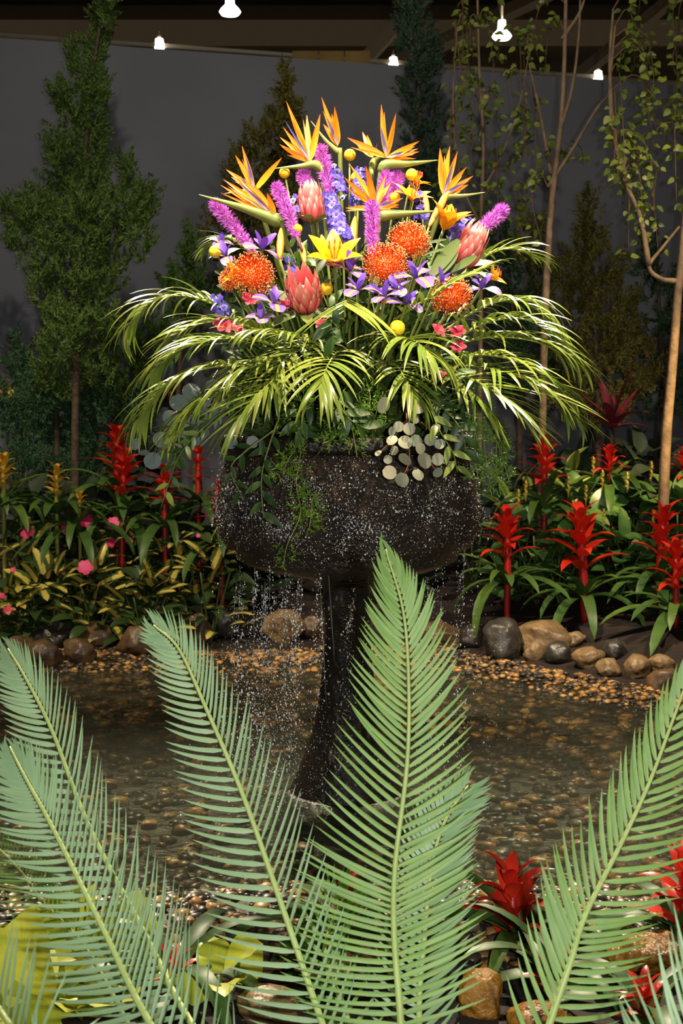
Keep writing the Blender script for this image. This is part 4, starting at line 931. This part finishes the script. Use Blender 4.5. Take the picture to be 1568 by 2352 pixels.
# --- palm fronds
M_palm = material('palm_leaflet', H('6c8832'), H('929e48'), rough=.3, spec=.6, trans=.12)
M_prach = material('palm_rachis', H('8c983c'), rough=.4)
PLM = [mesh('leaflet', *blade(1, .075, 'leaflet', bend=b, fold=.3, n=8, pw=1.2), M_palm) for b in (.3, .65, 1.05, 1.5)]
def palm(label, rach, n, L_, bends=(0, 1, 2), a0=1.15, a1=.35, t0=.12, lift=.35):
    pts = [P(*q) for q in rach]; cv = catmull(pts, 24)
    T = thing('palm_frond', label, 'palm frond', pts[0], 'palm fronds around the urn')
    pm(T, 'rachis', tube(cv, [.0045 * (1 - .75 * i / 24) for i in range(25)], 5), M_prach)
    for k in range(n):
        f = k / (n - 1); t = t0 + (1 - t0) * f; i = min(23, int(t * 24)); p = cv[i].lerp(cv[i + 1], t * 24 - i); tg = unit(cv[i + 1] - cv[i])
        sd = tg.cross(Vector((0, 0, 1)))
        if sd.length < .2: sd = Vector((1, 0, 0))
        sd.normalize()
        for s in (-1, 1):
            a = a0 + (a1 - a0) * f ** .8 + ru(-.1, .1); nrm = sd.cross(tg)
            x = tg * math.cos(a) + sd * s * math.sin(a) + nrm * (lift * (1 - f * .5) + ru(-.1, .1))
            l = L_ * (.62 + .9 * f - .95 * f * f + .06) * ru(.9, 1.1)
            O('leaflet', PLM[RN.choice(bends)], T, fr(p, x, (ru(-.25, .25), ru(-.4, .1), 1), l, .19 * ru(.85, 1.15)))
    if pts[0].z > 1.1: stem_to(T, pts[0], HEART + (pts[0] - HEART) * .3 - Vector((0, 0, .05)), .005, M_prach, name='stalk')
for a in (
    ('palm frond arching out highest at the left', [(640, 800, 3.95), (540, 725, 3.93), (440, 682, 3.93), (355, 690, 3.93), (300, 745, 3.95)], 23, .22, (1, 2, 3)),
    ('palm frond sweeping left at mid height', [(690, 820, 3.85), (600, 785, 3.72), (510, 778, 3.68), (420, 800, 3.68), (365, 840, 3.72)], 23, .22, (1, 2)),
    ('palm frond sweeping lowest to the left over the grey round leaves', [(660, 860, 3.82), (560, 840, 3.7), (460, 850, 3.64), (370, 900, 3.66), (320, 960, 3.7)], 24, .21, (1, 2)),
    ('palm frond drooping towards the viewer at the front left', [(720, 820, 3.8), (650, 855, 3.6), (590, 910, 3.5), (550, 965, 3.46)], 20, .21, (0, 1)),
    ('palm frond fanning out at the front centre', [(790, 800, 3.8), (768, 815, 3.62), (750, 845, 3.5), (735, 885, 3.44)], 16, .22, (1, 2)),
    ('tent-shaped folded palm leaf under the flowers in the middle', [(840, 760, 3.82), (825, 712, 3.7), (802, 690, 3.6), (790, 700, 3.53)], 7, .23, (0, 0, 1), 1.3, .9, .45, -.45),
    ('palm frond drooping at the front right of centre', [(900, 800, 3.8), (925, 780, 3.64), (955, 785, 3.52), (985, 815, 3.46)], 16, .21, (1, 2)),
    ('thin palm frond high at the right behind the protea', [(1050, 640, 4.08), (1110, 592, 4.08), (1170, 572, 4.1), (1235, 592, 4.14)], 15, .15, (1, 2), .8),
    ('palm frond arching out at the right under the iris', [(1020, 760, 3.95), (1110, 705, 3.88), (1190, 690, 3.86), (1265, 735, 3.88)], 22, .21, (2, 3)),
    ('palm frond reaching furthest right at mid height', [(1020, 800, 3.9), (1120, 775, 3.8), (1230, 785, 3.77), (1320, 830, 3.8)], 23, .21, (1, 2)),
    ('palm frond sweeping low to the far right', [(1020, 840, 3.8), (1120, 845, 3.68), (1220, 880, 3.62), (1315, 955, 3.66)], 24, .21, (0, 1, 2)),
    ('palm frond hanging lowest at the front right', [(1010, 850, 3.75), (1080, 870, 3.6), (1150, 910, 3.52), (1210, 965, 3.48)], 22, .20, (0, 1)),
    ('straight palm leaf slanting up across the crossed pincushion', [(905, 735, 3.72), (975, 690, 3.6), (1050, 645, 3.6), (1135, 605, 3.66)], 15, .12, (1, 2), .9, .15),
    ('thin palm frond in shade high at the left, behind the far spike', [(600, 600, 4.12), (550, 560, 4.16), (510, 545, 4.2), (475, 565, 4.22)], 12, .12, (1, 2), 1.1),
    ('short palm frond with upright leaflets left of centre', [(760, 800, 3.74), (700, 780, 3.62), (640, 765, 3.56), (590, 760, 3.54)], 16, .15, (2, 3), .9),
    ('palm frond filling between the centre fan and the low left one', [(720, 850, 3.8), (640, 830, 3.66), (560, 850, 3.6), (490, 900, 3.58)], 19, .20, (1, 2)),
    ('palm frond fanning out wide behind the centre one', [(760, 800, 3.82), (700, 800, 3.7), (650, 830, 3.6), (625, 880, 3.55)], 17, .21, (1, 2)),
    ('palm frond arching left just under the crimson blossoms', [(650, 790, 3.88), (570, 750, 3.82), (480, 740, 3.8), (400, 770, 3.82)], 20, .2, (1, 2)),
    ('palm frond in the low left gap above the drooping sprig', [(650, 890, 3.8), (560, 890, 3.7), (470, 920, 3.66), (400, 985, 3.7)], 19, .19, (1, 2)),
    ('palm frond fanning down right of the silver leaves', [(960, 850, 3.76), (1020, 860, 3.64), (1080, 900, 3.56), (1120, 950, 3.54)], 16, .18, (0, 1)),
    ('palm frond arching right between the two long ones', [(1030, 790, 3.86), (1120, 740, 3.8), (1210, 735, 3.78), (1290, 785, 3.8)], 20, .2, (1, 2)),
    ('palm frond sweeping right just above the lowest', [(1010, 830, 3.8), (1110, 815, 3.7), (1210, 840, 3.66), (1300, 905, 3.7)], 20, .19, (1, 2)),
    ('palm frond fanning between the low yellow ball and the silver leaves', [(880, 830, 3.76), (910, 840, 3.62), (930, 870, 3.54), (950, 910, 3.5)], 13, .16, (1, 2)),
): palm(*a)

# --- grey-leaved silver dollar sprays, glossy sprigs, feathery fern
M_euc = material('silver_leaf', H('8a9480'), H('aaa68c'), rough=.5, trans=.05, spec=.4)
M_eucb = material('blue_grey_leaf', H('5f7070'), H('7d8682'), rough=.5, spec=.4)
M_rst = material('red_twig', H('7a4434'), rough=.5)
def discs(m): return [mesh('leaf', *blade(1, .95, 'disc', bend=b, fold=.1, n=8, cross=4), m) for b in (.1, .35)]
EU1, EU2 = discs(M_euc), discs(M_eucb)
def eucalyptus(label, stems, leaves, EU, d0):
    T = thing('silver_dollar_spray', label, 'foliage', P(*stems[0][0], d0 + .1), 'silver dollar sprays')
    for s in stems: pm(T, 'stem', tube(catmull([P(x, y, d0 + (.1 if i == 0 else 0)) for i, (x, y) in enumerate(s)], 10), .0024, 5), M_rst)
    for (x, y, dia) in leaves:
        p = P(x, y, d0 - ru(0, .05)); s = dia / FPX * d0; ax = Vector((ru(-1, 1), ru(-.5, .3), ru(-1, .6)))
        ax = unit(ax); up = Vector((ru(-.9, .9), -1, ru(-.4, 1.0)))
        O('leaf', RN.choice(EU), T, fr(p - ax * s * .5, ax, up, s))
eucalyptus('spray of pale silver dollar leaves hanging over the urn rim', [[(930, 900), (935, 980), (940, 1060), (920, 1100)], [(935, 960), (900, 1010), (866, 1045)], [(940, 1010), (975, 1050), (1005, 1085)], [(930, 950), (985, 985), (1000, 1030)]],
           [(930, 1055, 36), (975, 1058, 40), (895, 1085, 34), (922, 1103, 36), (1005, 1085, 26), (1005, 1055, 30), (930, 1015, 34), (955, 1012, 30), (900, 1010, 28), (905, 1035, 24), (940, 985, 30), (960, 1090, 30), (868, 1040, 18), (988, 1010, 30), (915, 980, 26), (950, 960, 30), (1000, 985, 28), (900, 990, 22), (1010, 1020, 26), (965, 1030, 28), (890, 1055, 22), (960, 935, 34), (880, 930, 40)], EU1, 3.5)
eucalyptus('spray of large blue-grey round leaves hanging at the left behind palm fronds', [[(500, 850), (460, 920), (420, 1000), (350, 1050)], [(460, 930), (400, 950), (380, 1000)], [(440, 980), (430, 1020)]],
           [(450, 945, 66), (420, 1000, 60), (395, 960, 46), (350, 1058, 42), (480, 935, 56), (312, 1020, 30), (370, 1010, 40), (460, 1000, 50), (530, 1015, 34), (580, 1015, 30), (440, 900, 46), (330, 1040, 26), (410, 925, 44), (490, 890, 40)], EU2, 3.78)
M_rus = material('glossy_sprig_leaf', H('24401c'), H('3c5824'), rough=.42, spec=.35, trans=.08)
M_rusl = material('pale_sprig_leaf', H('6a8238'), H('8c9c4c'), rough=.35, trans=.1)
RUS = [mesh('leaf', *blade(1, .36, 'lance', bend=b, fold=.18, n=6), M_rus) for b in (.2, .6)]; RUL = [mesh('leaf', *blade(1, .36, 'lance', bend=.4, fold=.18, n=6), M_rusl)]
def sprig(label, pts, n, size, LM=RUS, group='glossy leaf sprigs'):
    P3 = [P(*q) for q in pts]; cv = catmull(P3, 20); T = thing('leaf_sprig', label, 'foliage', P3[0], group)
    pm(T, 'stem', tube(cv, [.003 * (1 - .6 * i / 20) for i in range(21)], 5), M_stm)
    for k in range(n):
        i = 2 + int(18 * (k + .5) / n); p = cv[min(20, i)]; tg = unit(cv[min(20, i + 1)] - cv[max(0, i - 1)]); sd = tg.cross(Vector((0, -1, 0)))
        x = tg * .6 + unit(sd) * (1 if k % 2 else -1) * ru(.4, .9) + Vector((0, ru(-.3, .1), 0))
        O('leaf', RN.choice(LM), T, fr(p, x, (ru(-.4, .4), -1, .5), size * ru(.75, 1.15)))
for a in (
    ('dark glossy sprig dangling down the left front of the urn', [(640, 960, 3.62), (610, 1050, 3.6), (600, 1110, 3.6), (605, 1190, 3.6)], 9, .06),
    ('glossy sprig curling out from the left shoulder of the urn', [(640, 980, 3.64), (560, 1040, 3.62), (530, 1080, 3.62), (560, 1150, 3.62)], 8, .05),
    ('pale-leaved sprig hanging at the right of the silver leaves', [(985, 930, 3.5), (1010, 990, 3.46), (1040, 1040, 3.44), (1050, 1085, 3.44)], 7, .06, RUL),
    ('glossy sprig over the rim behind the silver leaves', [(960, 900, 3.6), (1020, 940, 3.55), (1060, 990, 3.52), (1070, 1040, 3.52)], 11, .06),
    ('thin sprig drooping far out at the left with narrow yellowish leaves', [(560, 900, 3.75), (470, 980, 3.7), (410, 1050, 3.7), (370, 1165, 3.72)], 16, .045, RUL + RUS),
    ('glossy sprig under the centre palm fan', [(800, 880, 3.62), (780, 920, 3.55), (800, 960, 3.52), (840, 985, 3.52)], 9, .07),
    ('glossy sprig left of the centre palm fan', [(760, 880, 3.62), (710, 930, 3.56), (680, 970, 3.54), (700, 1000, 3.54)], 9, .065),
    ('glossy sprig right of the low yellow ball', [(960, 800, 3.66), (1020, 830, 3.6), (1070, 880, 3.58), (1080, 930, 3.58)], 10, .055),
    ('glossy sprig at the left between upper and middle palm fronds', [(600, 780, 3.8), (500, 790, 3.76), (420, 800, 3.78), (370, 840, 3.8)], 12, .05),
    ('glossy sprig in the dark gap at the far left of the rim', [(560, 920, 3.75), (480, 960, 3.74), (420, 1010, 3.76), (390, 1080, 3.78)], 12, .05),
    ('glossy sprig above the open protea', [(720, 700, 3.85), (690, 630, 3.84), (670, 580, 3.86), (650, 540, 3.9)], 10, .07),
    ('glossy sprig under the open yellow lily', [(790, 760, 3.8), (760, 720, 3.78), (730, 640, 3.8), (725, 590, 3.82)], 10, .07),
    ('dark glossy sprig standing among the stems above the crossed pincushion', [(960, 760, 3.84), (990, 690, 3.82), (1010, 620, 3.86), (990, 560, 3.9)], 11, .07),
    ('dark glossy sprig standing among the stems under the front pincushion', [(850, 780, 3.8), (860, 720, 3.78), (840, 650, 3.82), (830, 590, 3.86)], 11, .07),
    ('dark glossy sprig standing among the stems left of the dark pincushion', [(560, 780, 3.86), (560, 720, 3.86), (530, 660, 3.9), (520, 610, 3.95)], 10, .065),
    ('broad-leaved sprig behind the tent-shaped palm leaf', [(800, 800, 3.66), (780, 760, 3.58), (760, 740, 3.56), (770, 790, 3.56)], 8, .07),
): sprig(*a)
M_fern = material('fern_needle', H('4c7a22'), H('7a9c2e'), src='island', rough=.45, trans=.1)
def fern(label, runs, d, n=520):
    T = thing('asparagus_fern', label, 'foliage', P(*runs[0][0], d), 'feathery asparagus fern')
    O_, X_ = [], []; tb = []
    for r in runs:
        cv = catmull([P(x, y, d - .02 * i) for i, (x, y) in enumerate(r)], 20); tb.append(tube(cv, .0016, 4))
        for _ in range(n // 12):
            i = RN.randrange(20); p = cv[i]; sd = Vector((ru(-1, 1), ru(-.6, .3), ru(-.5, .5))); l = ru(.012, .045); e = p + unit(sd) * l
            for _ in range(9):
                f = ru(.3, 1); O_.append(p.lerp(e, f)); X_.append(unit(sd) * .6 + jit((0, 0, 0), .8))
    O_ = np.array(O_); X_ = np.array(X_)
    pm(T, 'needles', many(LEAFBIT, frames(O_, X_, NP.uniform(.010, .019, len(O_)), np.full(len(O_), .0012))), M_fern, False, 'stuff')
    pm(T, 'stem', join(tb), M_stm)
fern('feathery fern trailing long down the left front of the urn', [[(680, 960), (690, 1040), (680, 1110), (690, 1180), (660, 1250), (650, 1300)], [(690, 1010), (660, 1060), (650, 1090)], [(690, 1100), (715, 1150), (710, 1220)]], 3.58, 620)
fern('feathery fern hanging thick at the right shoulder of the urn', [[(1100, 940), (1110, 1010), (1120, 1080), (1130, 1150)], [(1120, 960), (1150, 1040), (1170, 1110)], [(1090, 960), (1090, 1040), (1100, 1120)], [(1140, 1000), (1140, 1080), (1150, 1140)]], 3.7, 700)
fern('small feathery fern spilling over the middle of the rim', [[(800, 940), (810, 990), (820, 1050)], [(760, 950), (770, 1000), (740, 1020)]], 3.54, 420)
fern('feathery fern under the centre palm fan', [[(840, 870), (850, 920), (830, 970)], [(700, 880), (690, 940), (660, 1000)], [(880, 900), (860, 960), (850, 985)]], 3.58, 520)
# ------------------------------------------------------------------ near bank: cycad, bromeliads, lime leaves
M_cyc = material('cycad_leaflet', H('6f8f44'), H('7f9f4e'), rough=.5, spec=.4, trans=.14, mottled=H('64904e'), scale=6, mfac=.5)
M_cycb = material('cycad_leaflet_bluish', H('7a9a6e'), H('88a67a'), rough=.48, spec=.45, trans=.12, mottled=H('84a27a'), scale=9, mfac=.5)
M_crach = material('cycad_rachis', H('a9bd72'), rough=.45, mottled=H('97ae62'), scale=30, mfac=.6)
def curved(VF, c): V = np.array(VF[0]); V[:, 1] += c * V[:, 0] ** 2; return V, VF[1]
def cleaf(m): return [mesh('leaflet', *curved(blade(1, .1, 'leaflet', bend=b, fold=.12, n=7), c), m) for c in (.22, -.22) for b in (.1, .3)]
CY, CYB = cleaf(M_cyc), cleaf(M_cycb)
CROWN = Vector((.1, 1.72, .10))
cyc = thing('cycad', 'cycad in front of the pool with long pale green feather fronds', 'plant', (CROWN.x, CROWN.y, .02))
M_ctr = material('cycad_trunk', H('5a4630'), mottled=H('33281c'), scale=30, mfac=.9, rough=.8, bump=.8)
pm(cyc, 'trunk', lathe([(.001, -.02), (.11, -.02), (.12, .02), (.1, .07), (.05, .1), (.001, .11)], 24, (CROWN.x, CROWN.y, .02)), M_ctr)
def frond(rach, n, LL, LR, AL, AR, bL, bR, LM, single, wid=.009, t0=.2, roll=0.0, foot_=True, label=None, wr=1.0):
    """Feather frond through pixel + depth points, low to tip. LL/LR: leaflet length in metres and AL/AR: angle off the rachis,
    both sampled evenly from base to tip; b: lift of each side out of the frond plane."""
    pts = [P(*q) for q in rach]
    if foot_: pts = [CROWN + Vector((ru(-.02, .02), ru(-.02, .02), 0))] + pts
    m = 48; cv = catmull(pts, m)
    ra = pm(cyc, 'frond', tube(cv, [.0072 * (1 - .75 * i / m) for i in range(m + 1)], 7), M_crach)
    if label: ra['label'] = label
    got = []; sp = lambda A, f: float(np.interp(f, np.linspace(0, 1, len(A)), A))
    for k in range(n):
        f = k / (n - 1); t = t0 + (1 - t0) * f; i = min(m - 1, int(t * m)); p = cv[i].lerp(cv[i + 1], t * m - i); tg = unit(cv[i + 1] - cv[i])
        view = unit(CAMP - p); nrm = unit(view - tg * view.dot(tg)); sd = tg.cross(nrm)
        c, s = math.cos(roll), math.sin(roll); sd, nrm = sd * c + nrm * s, nrm * c - sd * s
        for sgn, A, LN, b in ((1, AR, LR, bR), (-1, AL, LL, bL)):
            a = sp(A, f) + ru(-.05, .05); l = sp(LN, f) * ru(.93, 1.06)
            o_ = sd * (sgn * math.cos(b)) + nrm * math.sin(b)
            x = tg * math.cos(a) + o_ * math.sin(a)
            up = nrm * math.cos(b) - sd * (sgn * math.sin(b)); w = tg * math.sin(a) - o_ * math.cos(a)
            M = fr(p + o_ * .004, x, up - w * .25 + jit((0, 0, 0), .1), l, wid / .1 * .88 * ru(.9, 1.1) * (.75 + .25 * min(1, l / .1)) * (wr if sgn > 0 else 1))
            got.append((LM[(0 if sgn > 0 else 2) + RN.randrange(2)], M))
    if single:
        for me, M in got: O('leaflet', me, ra, M)
    else:
        L2 = [xf((np.array([v.co[:] for v in me.vertices]), [tuple(p_.vertices) for p_ in me.polygons]), M) for me, M in got]
        pm(ra, 'leaflets', join(L2), LM[0].materials[0], kind='stuff', at=WM[cyc].translation)
    return ra
# tallest frond (centre), second frond, slanting right frond: leaflets one by one; the others joined
frond([(935, 2700, 1.82), (920, 2352, 1.95), (905, 2150, 2.02), (907, 1990, 2.08), (935, 1750, 2.15), (938, 1560, 2.2), (925, 1400, 2.24), (885, 1262, 2.28)], 64,
      (.15, .162, .16, .152, .142, .126, .104, .072, .028), (.13, .15, .155, .15, .135, .118, .098, .066, .026), (1.55, 1.45, 1.3, 1.15, 1.02, .92, .8, .6, .25), (1.45, 1.35, 1.2, 1.05, .95, .85, .72, .5, .2), .1, .2, CY, True, .0092, t0=.25, label='tallest upright frond in the centre')
frond([(850, 2660, 1.85), (740, 2352, 1.98), (640, 2060, 2.08), (555, 1820, 2.15), (470, 1620, 2.2), (410, 1490, 2.23), (352, 1436, 2.25)], 50,
      (.12, .135, .13, .115, .095, .08, .068, .055, .02), (.12, .145, .14, .13, .115, .095, .075, .055, .03), (1.2, 1.2, 1.2, 1.2, 1.15, 1.12, 1.05, .9, .4), (.9, .85, .82, .78, .72, .65, .65, .6, .7), .0, .6, CYB, True, .0098, t0=.26, wr=.62, label='frond leaning left with a curled tip')
frond([(1150, 2700, 1.82), (1262, 2352, 1.92), (1310, 2210, 1.96), (1345, 2100, 2.0), (1425, 1940, 2.05), (1490, 1800, 2.09), (1550, 1640, 2.13), (1600, 1500, 2.16)], 42,
      (.12, .135, .14, .135, .125, .11, .095, .07, .03), (.1, .12, .125, .13, .125, .11, .1, .08, .03), (.85, .82, .8, .75, .7, .65, .6, .5, .3), (1.2, 1.25, 1.2, 1.1, 1.0, .9, .8, .6, .3), .35, .0, CY, True, .0098, t0=.22, label='frond slanting to the right')
frond([(720, 2760, 1.72), (440, 2352, 1.98), (340, 2160, 2.1), (205, 1900, 2.2), (120, 1680, 2.28), (60, 1560, 2.32), (18, 1490, 2.36)], 58,
      (.11, .13, .13, .12, .105, .09, .075, .06, .03), (.12, .14, .14, .13, .12, .1, .085, .06, .03), (1.15, 1.15, 1.15, 1.15, 1.15, 1.1, 1.0, .85, .3), (.85, .8, .78, .75, .7, .65, .6, .5, .3), .0, .6, CYB, False, .0098, wr=.6, label='frond leaning far left, behind another')
frond([(600, 2760, 1.65), (345, 2352, 1.82), (235, 2130, 1.93), (120, 1900, 2.03), (60, 1790, 2.08), (22, 1715, 2.12)], 60,
      (.1, .115, .12, .11, .1, .085, .07, .05, .02), (.13, .14, .14, .13, .12, .1, .08, .05, .02), (1.25, 1.25, 1.25, 1.2, 1.15, 1.05, .9, .7, .3), (.9, .88, .86, .82, .75, .7, .6, .45, .2), .0, .45, CYB, False, .0088, wr=.68, label='frond leaning far left, in front of another')
frond([(985, 2700, 1.9), (962, 2352, 2.08), (975, 2150, 2.15), (990, 2000, 2.2), (1020, 1890, 2.24), (1075, 1805, 2.28)], 46,
      (.1, .1, .1, .09, .07, .04), (.08, .095, .1, .095, .08, .04), (1.2, 1.15, 1.1, 1.0, .9, .6), (1.2, 1.15, 1.1, 1.05, 1.0, .9), .2, .5, CYB, False, .0095, label='shorter frond behind the tallest one')
frond([(560, 2660, 1.86), (370, 2480, 2.1), (205, 2190, 2.35), (105, 2080, 2.42), (50, 2005, 2.46), (-15, 1935, 2.5)], 40, (.1, .1, .09, .07), (.09, .09, .08, .06), (1.2, 1.1, .9, .7), (1.0, .95, .9, .7), .1, .3, CY, False, .006, label='thin shaded frond low at the left')
frond([(820, 2620, 1.95), (800, 2352, 2.1), (745, 2200, 2.18), (775, 2090, 2.22), (800, 2050, 2.24)], 22, (.1, .1, .08, .05), (.09, .09, .07, .05), (1.2, 1, .7), (1, .9, .7), .1, .2, CY, False, .0088, label='small frond between the second and tallest ones')
frond([(150, 2600, 1.35), (60, 2420, 1.42), (-30, 2280, 1.5), (-140, 2170, 1.58)], 24, (.1, .1, .08), (.1, .12, .08), (1.2, 1.0, .8), (.9, .8, .6), .0, .4, CYB, False, .0055, t0=.3, label='blurred frond in the lower left corner')
frond([(1420, 2640, 1.45), (1560, 2420, 1.5), (1660, 2240, 1.55), (1760, 2080, 1.6)], 30, (.1, .12, .1), (.1, .12, .1), (1.0, .85, .7), (1.1, 1, .7), .2, .1, CYB, False, .006, t0=.3, label='blurred frond in the lower right corner')

# near red bromeliads
def near_brom(px, ytop, ymid, d, lab, leaf=.3, nleaf=14, **k): return bromeliad(px, ytop, ymid, d, lab, leaf=leaf, nleaf=nleaf, spread=1.1, tiers=5, lo=.6, group='red bromeliads on the near bank', **k)
near_brom(1172, 1998, 2225, 2.72, 'red bromeliad on the near bank beside the tallest cycad frond', lean=-14)
near_brom(795, 2030, 2240, 2.75, 'red bromeliad seen through the cycad fronds in the centre', lean=6)
near_brom(1575, 1962, 2180, 2.72, 'red bromeliad cut by the picture edge above the large golden rock', lean=8)
near_brom(1270, 2215, 2390, 2.5, 'red bromeliad behind the lower end of the slanting cycad frond', nleaf=9)
near_brom(400, 2195, 2370, 2.5, 'red bromeliad behind the two left cycad fronds', nleaf=9)
near_brom(1480, 2260, 2420, 2.35, 'red bromeliad low under the blurred corner frond', nleaf=8)
# lime green leafy plant
M_lime = material('lime_leaf', H('b8c236'), H('cccc48'), rough=.45, trans=.2, mottled=H('a0b230'), scale=6, mfac=.5)
LIM = [mesh('leaf', *blade(1, .8, 'ovate', bend=b, fold=.2, n=8, cross=4, wave=.12), M_lime) for b in (.4, .8, 1.1)]
c0 = P(110, 2330, 2.5)
for px, yt, d, rx, n, lab in ((90, 2175, 2.55, .16, 16, 'lime green broad-leaved plant in the lower left corner'), (215, 2200, 2.5, .14, 12, 'lime green broad-leaved plant under the two left cycad fronds'), (520, 2310, 2.45, .08, 6, 'small tuft of lime green leaves between the left cycad fronds and the next'), (20, 2260, 2.35, .12, 9, 'lime green broad-leaved plant nearest the corner frond')):
    mound('lime_plant', lab, px, yt, d, rx, n, LIM, .17 if rx > .1 else .09, group='lime green leafy plants', tilt=.9, stems=3)
